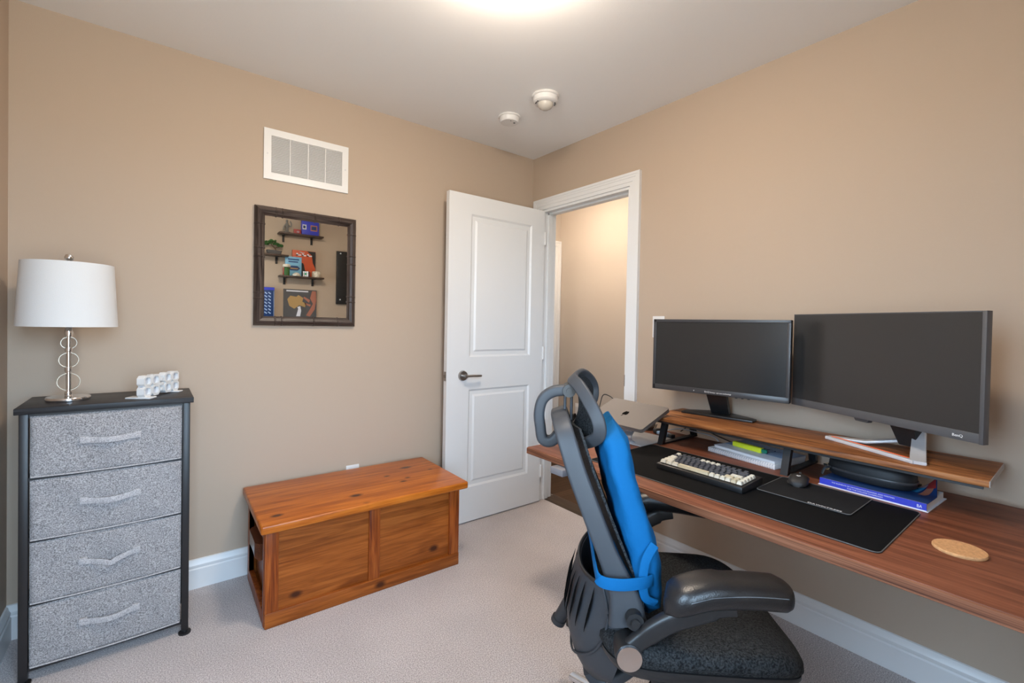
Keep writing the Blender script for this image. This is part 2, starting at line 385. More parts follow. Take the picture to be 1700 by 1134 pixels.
# ------------------------------------------------------------------ the room
RW, RD, RH, WT = 2.60, 2.85, 2.44, .12
def quadbox(name, m, *a, **k): return struct(MB().box(*a).build(name, m, smooth=False), k.get('label'))
quadbox('floor', 'carpet', -RW-WT, .05, -RD-WT, WT, -.1, 0, label='light greyish carpet')
quadbox('floor_hall', 'hallfloor', .17, 1.6, -2.2, 1.6, -.1, -.002, label='brown wooden floor of the hall')
quadbox('trim_threshold', 'threshold', .05, .17, -.871, -.106, -.1, .003, label='dark wooden threshold strip in the doorway')
quadbox('ceiling', 'ceil', -RW-WT, 1.7, -RD-WT, 1.7, RH, RH+.1)
quadbox('wall_back', 'wall', -RW-WT, WT, 0, .12, 0, RH)
D0, D1, DH = -.105, -.872, 2.055      # door opening in the right wall
w = MB(); w.box(0, WT, D0, 0, 0, RH); w.box(0, WT, -RD-WT, D1, 0, RH); w.box(0, WT, D1, D0, DH, RH)
struct(w.build('wall_right', 'wall', smooth=False))
WINDOWS = [('front', -2.52, -1.55, .60, 2.12), ('left', -2.55, -1.85, .70, 2.12)]   # unseen, behind or beside the camera; two assumed so daylight reaches both walls
def window_wall(name, n, a0, a1, z0, z1):
    """a wall with one window; 'front' runs along x at y = -RD, 'left' runs along y at x = -RW."""
    fr = name == 'front'; lo, hi = (-RW-WT, 0) if fr else (-RD, 0); off = -RD if fr else -RW
    def put(m, u0, u1, d0, d1, v0, v1):
        if fr: m.box(u0, u1, d0, d1, v0, v1)
        else: m.box(d0, d1, u0, u1, v0, v1)
    w = MB()
    for q in ((lo, a0, 0, RH), (a1, hi, 0, RH), (a0, a1, 0, z0), (a0, a1, z1, RH)): put(w, q[0], q[1], off-WT, off, q[2], q[3])
    struct(w.build('wall_'+name, 'wall', smooth=False))
    ac, zc, hw, hh = (a0+a1)/2, (z0+z1)/2, (a1-a0)/2, (z1-z0)/2
    win = struct(bpy.data.objects.new('window_%d' % n, None)); COL.objects.link(win); win.location = (ac, off, zc) if fr else (off, ac, zc)
    f = MB()
    for a in ((-hw, -hw+.05, -hh, hh), (hw-.05, hw, -hh, hh), (-hw+.05, hw-.05, -hh, -hh+.05), (-hw+.05, hw-.05, hh-.05, hh), (-.02, .02, -hh+.05, hh-.05)): put(f, a[0], a[1], -.09, -.05, a[2], a[3])
    f.build('window_frame', 'trim', win, smooth=False)
    c = MB()
    for a in ((-hw-.07, -hw, -hh-.07, hh+.07), (hw, hw+.07, -hh-.07, hh+.07), (-hw, hw, hh, hh+.07), (-hw-.02, hw+.02, -hh-.05, -hh)): put(c, a[0], a[1], .001, .02, a[2], a[3])
    c.build('window_casing', 'trim', win, smooth=False)
    for u0, u1 in ((-hw+.05, -.02), (.02, hw-.05)):
        g = MB(); put(g, u0, u1, -.072, -.068, -hh+.05, hh-.05); g.build('window_pane', 'crystal', win, smooth=False)
    pl = bpy.data.lights.new('window_portal', 'AREA'); pl.shape = 'RECTANGLE'; pl.cycles.is_portal = True
    pl.size, pl.size_y = (2*hw, 2*hh) if fr else (2*hh, 2*hw)
    po = bpy.data.objects.new('window_portal', pl); COL.objects.link(po)
    po.location = (ac, off-.14, zc) if fr else (off-.14, ac, zc); po.rotation_euler = (R(90), 0, 0) if fr else (0, R(-90), 0)
for _i, _w in enumerate(WINDOWS): window_wall(_w[0], _i+1, *_w[1:])
# hall
quadbox('wall_hall_far', 'hallwall', 1.065, 1.2, -2.2, .82, 0, RH)
quadbox('wall_hall_near', 'hallwall', WT, 1.065, -2.3, -2.2, 0, RH)
w = MB(); w.box(.990, 1.065, .81, .92, 0, RH); w.box(-.1, .99, .81, .92, 2.01, RH); w.box(-.1, .12, .81, .92, 0, 2.01)
struct(w.build('wall_hall_end', 'hallwall', smooth=False))
quadbox('wall_hall_side', 'hallwall', 0, WT, .12, .81, 0, RH)
quadbox('wall_hall_room', 'hallwall', -.3, 1.4, 1.5, 1.6, 0, RH)
quadbox('wall_hall_room_left', 'hallwall', -.3, -.1, .12, 1.5, 0, RH)
quadbox('wall_hall_room_right', 'hallwall', 1.2, 1.4, .82, 1.5, 0, RH)
quadbox('floor_hall_room', 'hallfloor', -.3, .17, .12, 1.6, -.1, -.002)
BP = [(0, 0), (.016, 0), (.016, .088), (.012, .094), (.014, .100), (.014, .108), (.009, .118), (.006, .131), (0, .133)]
def baseboard(name, axis, sgn, off, a, b, label):
    pts = [(off+sgn*u, v) for u, v in BP]
    return struct(MB().prism(pts, axis, a, b).build(name, 'trim', angle=20), label)
baseboard('baseboard_back', 'X', -1, 0, -RW, -.0, 'white moulded baseboard along the back wall')
baseboard('baseboard_right', 'Y', -1, 0, -RD, D1-.082, 'white moulded baseboard under the desk')
baseboard('baseboard_left', 'Y', 1, -RW, -RD, -.016, 'white moulded baseboard along the left wall')
baseboard('baseboard_hall', 'Y', -1, 1.065, -2.2, .81, 'white baseboard in the hall')
# door casing (room side) with jambs
CW = .073
def casing(name, x, sg, y0, y1, h, cw=CW):
    m = MB(); tp = 0
    for t, i0 in ((.011, 0), (.015, .30), (.018, .62), (.021, .80)):
        xa, xb = sorted((x+sg*tp, x+sg*t)); a = cw*i0; tp = t
        m.prism([(y1-cw, 0), (y1-cw, h+cw), (y0+cw, h+cw), (y0+cw, 0), (y0+a, 0), (y0+a, h+a), (y1-a, h+a), (y1-a, 0)], 'X', xa, xb)
    return m
m = casing('c', 0, -1, D0-.008+.008, D1, DH); struct(m.build('trim_door_casing', 'trim', smooth=False), 'white casing around the open doorway')
j = MB(); j.box(-.001, WT+.001, D0-.016, D0, 0, DH); j.box(-.001, WT+.001, D1, D1+.016, 0, DH); j.box(-.001, WT+.001, D1+.016, D0-.016, DH-.016, DH)
j.box(.045, .08, D0-.027, D0-.016, 0, DH-.016); j.box(.045, .08, D1+.016, D1+.027, 0, DH-.016); j.box(.045, .08, D1+.016, D0-.016, DH-.028, DH-.016)
jo = struct(j.build('trim_door_jamb', 'trim', smooth=False), 'white jamb of the open doorway')
MB().box(-.003, .03, D1+.013, D1+.018, .90, .965).build('strike_plate', 'nickel', jo, smooth=False, label='dark metal strike plate')
# hall door casing on the end wall
m = MB(); tq = 0
for t, i0 in ((.012, 0), (.016, .3), (.02, .75)):
    m.box(.985+CW*i0, .985+CW, .81-t, .81-tq, 0, 2.01+CW*i0); m.box(-.1, .985+CW, .81-t, .81-tq, 2.01+CW*i0, 2.01+CW); tq = t
m.box(.972, .985, .80, .93, 0, 2.01)
struct(m.build('trim_hall_casing', 'trim', smooth=False), 'white casing of another doorway down the hall')

# the open door leaf
door = struct(bpy.data.objects.new('door_1', None), 'white two panel door standing open against the back wall'); COL.objects.link(door); door.location = (-.008, -.145, 0)
def panel_door():
    t = bmesh.new(); X = [-.765, -.607, -.115, 0]; Z = [.008, .222, .836, 1.037, 1.925, 2.042]
    for side, y in ((0, 0.), (1, .035)):
        V = {(i, k): t.verts.new((x, y, z)) for i, x in enumerate(X) for k, z in enumerate(Z)}
        for i in range(3):
            for k in range(5):
                q = [V[i, k], V[i+1, k], V[i+1, k+1], V[i, k+1]]
                if i == 1 and k in (1, 3):
                    prev = q; s = 1 if side == 0 else -1
                    for ins, dep in ((.012, .009), (.034, .009), (.046, .002)):
                        x0, x1, z0, z1 = X[1]+ins, X[2]-ins, Z[k]+ins, Z[k+1]-ins
                        cur = [t.verts.new((a, y+s*dep, b)) for a, b in ((x0, z0), (x1, z0), (x1, z1), (x0, z1))]
                        for e in range(4): t.faces.new([prev[e], prev[(e+1) % 4], cur[(e+1) % 4], cur[e]])
                        prev = cur
                    t.faces.new(prev)
                else: t.faces.new(q)
    t.verts.ensure_lookup_table()
    for (x0, z0, x1, z1) in ((X[0], Z[0], X[0], Z[-1]), (X[-1], Z[0], X[-1], Z[-1]), (X[0], Z[0], X[-1], Z[0]), (X[0], Z[-1], X[-1], Z[-1])):
        t.faces.new([t.verts.new((x0, 0, z0)), t.verts.new((x1, 0, z1)), t.verts.new((x1, .035, z1)), t.verts.new((x0, .035, z0))])
    bmesh.ops.remove_doubles(t, verts=t.verts, dist=1e-5); bmesh.ops.recalc_face_normals(t, faces=t.faces)
    m = MB(); m._merge(t); return m
panel_door().build('door_leaf', 'door', door, angle=15)
h = MB(); hx, hz = -.652, .925
h.cyl((hx, 0, hz), (hx, -.012, hz), .032, .029, 32); h.cyl((hx, -.012, hz), (hx, -.05, hz), .011)
h.sweep(catmull([(hx-.012, -.048, hz), (hx+.03, -.055, hz+.002), (hx+.08, -.052, hz), (hx+.105, -.042, hz-.002)]), rrect(.020, .013, .005), (0, 0, 1))
h.build('door_handle', 'nickel', door, label='brushed nickel lever handle')
h = MB(); h.cyl((hx, .035, hz), (hx, .047, hz), .032, .029, 32); h.cyl((hx, .047, hz), (hx, .075, hz), .011); h.sweep(catmull([(hx-.012, .075, hz), (hx+.03, .08, hz), (hx+.1, .072, hz)]), rrect(.020, .013, .005), (0, 0, 1))
h.build('door_handle', 'nickel', door)
h = MB(); h.box(-.767, -.764, .006, .029, hz-.028, hz+.028); h.cyl((-.764, .0175, hz), (-.775, .0175, hz), .008)
h.build('latch_plate', 'nickel', door, label='nickel latch plate on the door edge')
for z in (.22, 1.05, 1.85):
    h = MB(); h.cyl((.004, -.004, z-.045), (.004, -.004, z+.045), .005); h.box(-.001, .003, -.002, .03, z-.045, z+.045); h.build('hinge', 'white_metal', door)

# ------------------------------------------------------------------ ceiling lamps
def ceiling_lamp(name, label, loc, watts):
    t = thing(name, label, 'ceiling light', loc, group='flush ceiling lights')
    glow = pmat('lamp_glass', (.9, .85, .8), .5, emit=watts, ecol=(1., .85, .69))
    MB().lathe([(0, 0), (.155, 0), (.16, -.008), (.16, -.02), (.15, -.026), (.0, -.026)]).build('lamp_base', 'white_metal', t)
    MB().lathe([(.148, -.027), (.150, -.045), (.135, -.070), (.10, -.092), (.05, -.104), (.0, -.107)]).build('lamp_glass', glow, t)
    MB().lathe([(0, -.107), (.012, -.108), (.012, -.116), (.005, -.125), (0, -.126)], n=16).build('finial', 'nickel', t)
    return t
ceiling_lamp('ceiling_light', 'round glowing flush ceiling light at the middle of the room ceiling', (-1.30, -1.42, RH), LAMP_W)
ceiling_lamp('ceiling_light', 'added unseen flush ceiling light that brightens the hall beyond the doorway', (.40, .10, RH), HALL_W)  # unseen lamp, added to light the hall
# ------------------------------------------------------------------ wall things
v = thing('air_vent', 'white metal return air grille high on the wall above the mirror', 'vent', (-1.535, 0, 2.068))
hw, hh, b = .2055, .1245, .033
m = MB()
for a in ((-hw, hw, -hh, -hh+b), (-hw, hw, hh-b, hh), (-hw, -hw+b, -hh+b, hh-b), (hw-b, hw, -hh+b, hh-b)): m.box(a[0], a[1], -.009, 0, a[2], a[3])
m.build('vent_frame', 'white_metal', v, smooth=False)
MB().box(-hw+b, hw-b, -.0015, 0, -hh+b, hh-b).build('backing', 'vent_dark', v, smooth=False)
m = MB(); n = 26
for k in range(n):
    z = -hh+b+(k+.5)*(2*(hh-b))/n
    m.box(-hw+b, hw-b, -.0005, .0005, -.0028, .0028, mtx=Matrix.Translation((0, -.005, z)) @ Matrix.Rotation(R(-35), 4, 'X'))
m.build('louvres', 'white_metal', v, smooth=False)
m = MB()
for k in (-1, 0, 1): m.box(k*.086-.0018, k*.086+.0018, -.0085, -.001, -hh+b, hh-b)
m.build('divider', 'white_metal', v, smooth=False)
for sx in (-1, 1): MB().cyl((sx*(hw-.016), -.009, 0), (sx*(hw-.016), -.0105, 0), .004, n=12).build('screw', 'silver_p', v)

v = thing('wall_mirror', 'square mirror in a dark bamboo style frame on the wall', 'mirror', (-1.532, 0, 1.512))
S = .2465; SH = .293; FW = .047
def frame_prof(): return [(0, 0), (.0, .018), (.008, .028), (.022, .033), (.034, .028), (.040, .016), (FW, .012), (FW, 0)]
def frame_bar(hor, sg):
    m = MB(); rings = []
    A, B = (S, SH) if hor else (SH, S)
    for t, ins in ((-1, 0), (1, 0)):
        ring = []
        for u, d in frame_prof():
            if hor: ring.append((t*(A-u), -d, sg*(B-u)))
            else: ring.append((sg*(B-u), -d, t*(A-u)))
        rings.append(ring)
    m.loft(rings)
    # bamboo nodes
    for q in ((-.62, -.5, .12, .62) if hor else (-.55, -.45, .15, .3, .7)):
        ring = []
        for e in (-.004, -.0015, .0015, .004):
            row = []
            for u, d in frame_prof():
                k = 1.10 if abs(e) < .002 else 1.0; uu = FW/2+(u-FW/2)*(1.04 if abs(e) < .002 else 1.)
                row.append((q*A+e, -d*k-.0003, sg*(B-uu)) if hor else (sg*(B-uu), -d*k-.0003, q*A+e))
            ring.append(row)
        m.loft(ring)
    return m.build('frame_rail', 'mframe' if hor else 'mframe_v', v)
for hor in (0, 1):
    for sg in (-1, 1): frame_bar(hor, sg)
MB().box(-S+.040, S-.040, -.013, -.004, -SH+.040, SH-.040).build('mirror_glass', 'mirror', v, smooth=False)

v = thing('smoke_alarm', 'plain round white alarm on the ceiling, the smaller one nearer the back wall', 'alarm', (-.556, -.435, RH), group='ceiling alarms')
MB().lathe([(0, 0), (.062, 0), (.064, -.004), (.062, -.008), (.056, -.010), (.055, -.030), (.050, -.036), (.0, -.037)]).build('alarm_body', 'white_plastic', v)
MB().cyl((.02, -.02, -.0365), (.02, -.02, -.0385), .006).build('test_button', 'grey_slot', v)
MB().cyl((-.012, -.03, -.0365), (-.012, -.03, -.038), .003, n=10).build('indicator', 'grey_slot', v)
v = thing('strobe_alarm', 'round white alarm with a clear dome on the ceiling, the larger one', 'alarm', (-.560, -.748, RH), group='ceiling alarms')
MB().lathe([(0, 0), (.070, 0), (.073, -.005), (.070, -.010), (.064, -.012), (.064, -.034), (.058, -.040), (.044, -.042), (0, -.042)]).build('alarm_body', 'white_plastic', v)
MB().lathe([(.040, -.041), (.040, -.050), (.033, -.062), (.018, -.071), (0, -.074)]).build('strobe_dome', pmat('frosted_dome', (.70, .66, .60), .25, trans=.2), v)
for s in (-1, 1):
    m = MB()
    for k in range(3):
        a = R((-38 if s > 0 else 142+20)+(k-1)*15); m.cyl((.050*math.cos(a), .050*math.sin(a), -.041), (.050*math.cos(a), .050*math.sin(a), -.0432), .0045, n=8)
    m.build('sound_slot', 'grey_slot', v)
v = thing('wall_outlet', 'white electrical outlet low on the back wall behind the wooden chest', 'outlet', (-1.281, 0, .388), group='wall outlets')
MB().box(-.036, .036, -.006, 0, -.058, .058, .002).build('cover_plate', 'white_plastic', v)
for z in (-.022, .022): MB().box(-.016, .016, -.008, -.005, z-.014, z+.014, .002).build('socket', 'white_plastic', v)
v = thing('light_switch', 'white light switch plate beside the doorway, partly behind the small monitor', 'switch', (0, -1.078, 1.248))
MB().box(-.006, 0, -.036, .036, -.058, .058, .002).build('cover_plate', 'white_plastic', v)
MB().box(-.010, -.005, -.016, .016, -.033, .033, .002).build('rocker', 'white_plastic', v)
v = thing('wall_outlet', 'white electrical outlet on the hall wall seen through the doorway', 'outlet', (1.065, .522, .44), group='wall outlets')
MB().box(-.006, 0, -.036, .036, -.058, .058, .002).build('cover_plate', 'white_plastic', v)
for z in (-.022, .022): MB().box(-.008, -.005, -.016, .016, z-.014, z+.014, .002).build('socket', 'white_plastic', v)

# ------------------------------------------------------------------ fabric dresser
DX = -2.28
v = thing('dresser', 'tall narrow dresser with four grey fabric drawers and a black top', 'dresser', (DX, -.205, 0))
MB().box(-.245, .245, -.158, .142, .915, .936, .002).build('dresser_top', 'dtop', v)
for sx in (-1, 1):
    for y in (-.139, .118):
        m = MB(); x0 = sx*.2225-.0115; m.box(x0, x0+.023, y-.0115, y+.0115, .012, .915, .002); m.build('post', 'black_metal', v)
        m = MB(); m.cyl((x0+.0115, y-.004, 0), (x0+.0115, y-.004, .006), .021); m.cyl((x0+.0115, y-.004, .006), (x0+.0115, y-.004, .014), .008); m.build('foot', 'black_metal', v)
ZD = [(.697, .906), (.483, .689), (.267, .476), (.050, .259)]
m = MB()
for z in (.907, .691, .478, .261, .044):
    m.box(-.213, .213, -.142, -.128, z-.006, z+.006); m.box(-.213, .213, .11, .124, z-.006, z+.006)
    for sx in (-1, 1): m.box(sx*.2225-.005, sx*.2225+.005, -.13, .11, z-.006, z+.006)
m.build('cross_rails', 'black_metal', v)
def puff(u, z0, z1, bulge, ph):
    def g(a, b):
        x = -.208+.416*a; z = z0+(z1-z0)*b
        e = min(a, 1-a, b*(z1-z0)/.416*1.0, (1-b)*(z1-z0)/.416); k = min(1, e/.03)
        k = math.sqrt(max(0, 1-(1-k)**2))
        sag = .0025*math.sin(a*9+ph)*math.sin(b*5+ph*2)+.002*math.sin(a*17+b*6+ph)
        return (x, -.139-.004-.008*k-bulge*math.sin(PI*a)*math.sin(PI*b)+sag*k, z+(0.003*math.sin(a*PI)*(-1) if b < .5 else 0))
    return g
for i, (z0, z1) in enumerate(ZD):
    m = MB(); m.grid(puff(0, z0, z1, .004, i*1.7), 48, 30); m.box(-.208, .208, -.143, .118, z0+.001, z1-.012, .004)
    dr = m.build('drawer', 'fabric', v, angle=60)
    # piping at the lower edge, and pull strap
    MB().tube([(-.205, -.150, z0+.004), (-.1, -.1535, z0+.0015), (0, -.155, z0+.001), (.1, -.1535, z0+.0015), (.205, -.150, z0+.004)], .0028, 8).build('piping', 'fabric_l', dr)
    zc = (z0+z1)/2+.010
    sag = (-.004, -.006, -.012, -.006)[i]; hx0 = .078
    P = []
    for k in range(25):
        t = k/24; x = -hx0+2*hx0*t
        lift = .016*max(0, math.sin(PI*(t-.17)/.66)) if .17 < t < .83 else 0
        dz = sag*math.sin(PI*t) + (-.010*math.exp(-((t-.5)/.09)**2) if i == 2 else 0)
        P.append((x, -.1555-.004-lift*.9, zc+dz))
    MB().sweep(P, rrect(.0022, .021 if i != 2 else .019, .0008, 2), (0, 0, 1)).build('pull_strap', 'fabric_l', dr)
    for sx in (-1, 1): MB().box(sx*.073-.011, sx*.073+.011, -.1595, -.150, zc-.012, zc+.012, .001).build('strap_end', 'fabric_l', dr)

# ------------------------------------------------------------------ table lamp
v = thing('table_lamp', 'table lamp with a white drum shade and glass ring stem on the dresser', 'lamp', (-2.408, -.222, .936))
MB().lathe([(0, 0), (.060, 0), (.062, .003), (.062, .012), (.060, .015), (.012, .017), (.009, .022), (0, .022)]).build('lamp_base', 'chrome', v)
m = MB(); m.lathe([(0, .015), (.0075, .02), (.0075, .30), (0, .30)], n=20)
for z in (.026, .112, .118, .185, .19, .24): m.lathe([(0, z-.006), (.0105, z-.006), (.0115, z), (.0105, z+.006), (0, z+.006)], n=20)
m.lathe([(0, .235), (.011, .237), (.013, .25), (.010, .262), (.010, .29), (0, .29)], n=20)
m.build('lamp_stem', 'chrome', v)
for z, r in ((.069, .032), (.149, .0275), (.212, .0225)):
    az = R(12)
    mt = Matrix.Translation((0, 0, z)) @ Matrix.Rotation(az, 4, 'Z') @ Matrix.Rotation(R(90), 4, 'X')
    t = MB(); t.lathe([(r-.0018, -.005), (r, -.005), (r, .005), (r-.0018, .005), (r-.0018, -.005)], mtx=mt)
    ring = t.build('glass_ring', 'crystal_rim', v)
m = MB(); m.lathe([(.137, .272), (.1385, .272), (.1265, .502), (.125, .502), (.137, .272)], n=64)
m.build('lamp_shade', 'shade', v)
m = MB()
for k in range(3):
    a = 2*PI*k/3+.4; m.cyl((0, 0, .498), (.1255*math.cos(a), .1255*math.sin(a), .498), .0018, n=8)
m.cyl((0, 0, .29), (0, 0, .505), .004, n=12); m.build('shade_holder', 'chrome', v)
MB().lathe([(0, .503), (.008, .503), (.006, .510), (.012, .517), (.014, .526), (.010, .535), (0, .538)], n=24).build('finial', 'chrome', v)

# ------------------------------------------------------------------ white digit clock
v = thing('digital_clock', 'white clock with open digit outlines standing on the dresser', 'clock', (-2.143, -.222, .936), math.atan2(.191, .118))
def oct_ring(m, cx, cz, w, h, t, d0, d1, sk=0.):
    c = .010
    def pts(w, h, c): return [(-w/2+c, -h/2), (w/2-c, -h/2), (w/2, -h/2+c), (w/2, h/2-c), (w/2-c, h/2), (-w/2+c, h/2), (-w/2, h/2-c), (-w/2, -h/2+c)]
    O, I = pts(w, h, c), pts(w-2*t, h-2*t, c*.6)
    rings = []
    for P, y in ((O, d0), (O, d1), (I, d1), (I, d0)): rings.append([(cx+a+sk*b, y, cz+b) for a, b in P])
    m.loft(rings, loop=True)
    
for k, x in enumerate((-.088, -.040, .036, .084)):
    m = MB()
    oct_ring(m, x, .026, .046, .042, .0075, -.014, .012); oct_ring(m, x, .066, .046, .042, .0075, -.014, .012)
    dg_ = m.build('digit', 'white_plastic', v)
    m = MB(); m.box(x-.018, x+.018, -.004, .004, .010, .082); m.build('light_panel', 'clock_panel', dg_, smooth=False)
m = MB(); m.box(-.008, .004, -.014, .012, .016, .030, .003); m.box(-.008, .004, -.014, .012, .056, .070, .003); m.box(-.02, .015, -.010, .006, .038, .050, .002)
m.build('colon', 'white_plastic', v)
MB().box(-.113, -.070, -.035, .052, 0, .006, .002).build('stand_foot', 'white_plastic', v)
MB().box(.066, .10, -.035, .02, 0, .005, .002).build('stand_foot', 'white_plastic', v)

# ------------------------------------------------------------------ pine chest
v = thing('wooden_chest', 'orange stained knotty pine chest with a hinged lid against the back wall', 'chest', (-1.352, -.285, 0), R(-1.0))
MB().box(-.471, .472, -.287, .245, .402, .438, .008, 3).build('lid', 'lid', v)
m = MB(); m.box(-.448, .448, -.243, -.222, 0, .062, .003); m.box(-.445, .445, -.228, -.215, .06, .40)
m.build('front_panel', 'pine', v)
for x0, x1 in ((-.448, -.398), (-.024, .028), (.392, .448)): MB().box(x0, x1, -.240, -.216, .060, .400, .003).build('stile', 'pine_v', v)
MB().box(-.44, .44, .205, .222, 0, .4).build('back_panel', 'pine', v)
for sx in (-1, 1):
    m = MB(); xo, xi = sx*.450, sx*.428
    m.box(min(xo, xi), max(xo, xi), -.225, -.195, 0, .40, .002); m.box(min(xo, xi), max(xo, xi), .18, .222, 0, .40, .002)
    m.box(min(xo, xi), max(xo, xi), -.195, .18, 0, .055, .002); m.box(min(xo, xi), max(xo, xi), -.195, .18, .355, .40, .002)
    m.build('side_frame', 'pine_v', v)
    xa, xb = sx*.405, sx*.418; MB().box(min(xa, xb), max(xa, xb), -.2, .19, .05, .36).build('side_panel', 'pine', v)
    ring = []
    for t in range(9):
        y = -.13+.20*t/8; zt = .305; zb = .235+.015*math.sin(PI*t/8); xo2 = sx*(.448+.018*min(1, math.sin(PI*t/8)*3+.25))
        ring.append([(sx*.41, y, zb), (xo2, y, zb), (xo2, y, zt), (sx*.41, y, zt)])
    MB().loft(ring).build('chest_handle', 'pine_dark', v)
MB().box(-.43, .43, -.22, .21, .01, .03).build('chest_bottom', 'pine', v)

# ------------------------------------------------------------------ desk
DZ = .715
v = thing('desk', 'long walnut brown standing desk along the right wall', 'desk', (-.475, -1.83, 0))
dm = MB(); dm.box(-.400, .405, -.80, .80, DZ-.030, DZ, .0025); dt = dm.build('desktop', 'desk', v)
MB().prism([(-.4035, DZ-.027), (-.4035, DZ-.004), (-.3995, DZ-.002), (-.3995, DZ-.029)], 'Y', -.80, .80).build('edge_band', 'deskedge', dt, smooth=False)
MB().prism([(-.40, DZ-.029), (.40, DZ-.029), (.40, DZ-.004), (-.40, DZ-.004)], 'Y', .7995, .8025).build('edge_band', 'deskedge', dt, smooth=False)
for y in (.58, -.74):
    m = MB(); m.box(-.02, .05, y-.035, y+.035, .30, DZ-.06, .002); m.box(-.027, .057, y-.042, y+.042, .03, .50, .002); m.build('leg', 'black_metal', v)
    m = MB(); m.box(-.33, .36, y-.035, y+.035, 0, .03, .004); m.build('foot', 'black_metal', v)
    m = MB(); m.box(-.30, .33, y-.03, y+.03, DZ-.06, DZ-.031, .002); m.build('bracket', 'black_metal', v)
MB().box(.0, .03, -.74, .58, DZ-.07, DZ-.031).build('crossbar', 'black_metal', v)
m = MB(); m.box(-.435, -.345, .545, .615, DZ-.058, DZ-.031, .003); m.build('height_control', 'hub_grey', v, label='small grey control box under the desk edge')

# monitor riser
RZ = .840
v = thing('monitor_riser', 'long rustic brown board on black metal legs standing on the desk', 'shelf', (-.20, -1.82, DZ))
m = MB(); m.box(-.15, .15, -.557, .557, .107, .125, .002); rb = m.build('board', 'riser', v)
MB().box(-.149, .149, -.5585, -.5565, .108, .1245).build('end_sheen', 'riser_end', rb, smooth=False, label='pale grey sheen painted on the board end')  # pale sheet standing in for light reflected off the end face
for y in (.485, -.035):
    m = MB(); s = .0125
    def bar(x0, z0, x1, z1, w):
        m.loft([[(x0-w, y-s, z0), (x0+w, y-s, z0), (x0+w, y+s, z0), (x0-w, y+s, z0)], [(x1-w, y-s, z1), (x1+w, y-s, z1), (x1+w, y+s, z1), (x1-w, y+s, z1)]])
    bar(-.137, 0, -.105, .105, .011); bar(.137, 0, .105, .105, .011)
    m.box(-.138, .138, y-s, y+s, 0, .008); m.box(-.115, .115, y-s, y+s, .100, .107)
    m.build('leg_frame', 'black_metal', v)
m = MB(); m.box(.128, .142, -.352, -.340, 0, .107); m.box(.10, .145, -.365, -.327, 0, .004); m.build('rear_post', 'black_metal', v)
MB().box(-.148, -.136, -.545, .545, .099, .1065).build('under_rail', 'black_metal', v, smooth=False)

# monitors
def monitor(name, label, L, Rr, zb, h, th):
    """L, Rr: the two lower front corners as seen from the desk user, in plan."""
    L, Rr = Vector(L), Vector(Rr); c = (L+Rr)/2; d = Rr-L; w = d.length; yaw = math.atan2(d.y, d.x)
    t = thing(name, label, 'monitor', (c.x, c.y, RZ), yaw, group='monitors on the riser'); return t, w
t, w_ = monitor('computer_monitor', 'smaller black monitor standing at the left end of the riser', (-.243, -1.218), (-.160, -1.797), 0, .335, .02)
zb = .950-RZ; h = .335; w2 = w_/2; bz = .0135
m = MB(); m.box(-w2, w2, 0, .028, zb, zb+h, .003); m.box(-w2*.55, w2*.55, .02, .05, zb+.05, zb+h-.07, .01); m.build('panel_back', 'bezel', t)
m = MB(); 
for a in ((-w2, w2, zb, zb+.024), (-w2, w2, zb+h-bz, zb+h), (-w2, -w2+bz, zb, zb+h), (w2-bz, w2, zb, zb+h)): m.box(a[0], a[1], -.004, .004, a[2], a[3], .0012)
m.build('bezel', 'bezel', t)
MB().box(-w2+bz, w2-bz, -.0015, .002, zb+.024, zb+h-bz).build('screen', 'screen', t, smooth=False)
FX = Matrix.Rotation(R(90), 4, 'X')
m = MB(); m.text('BenQ', .010, Matrix.Translation((-.042, -.0042, zb+.0085)) @ FX, width=.020); m.text('Senseye', .008, Matrix.Translation((-.019, -.0042, zb+.0085)) @ FX, width=.024)
m.text('eye care technology', .008, Matrix.Translation((.010, -.0042, zb+.0085)) @ FX, width=.062)
m.build('bezel_print', 'white_ink', t, smooth=False); MB().box(-.0915, -.0885, -.0045, -.003, zb+.009, zb+.014).build('sensor_window', 'white_ink', t, smooth=False)
m = MB()
for k in range(3): m.box(.085+.025*k, .093+.025*k, .006, .014, zb-.004, zb+.001)
m.build('control_buttons', 'black_plastic', t, smooth=False)
# base 0.30 wide, neck
bx = -.022
m = MB(); m.prism([(bx-.15, .055), (bx+.165, .055), (bx+.165, .115), (bx+.03, .185), (bx-.06, .185), (bx-.15, .115)], 'Z', 0, .010, .002); m.build('stand_base', 'black_plastic', t)
m = MB(); m.loft([[(bx-.035, .125, .008), (bx+.045, .125, .008), (bx+.045, .15, .008), (bx-.035, .15, .008)], [(bx-.04, .05, .13), (bx+.05, .05, .13), (bx+.05, .075, .13), (bx-.04, .075, .13)], [(bx-.04, .045, .25), (bx+.05, .045, .25), (bx+.05, .07, .25), (bx-.04, .07, .25)]])
m.build('stand_neck', 'black_plastic', t)

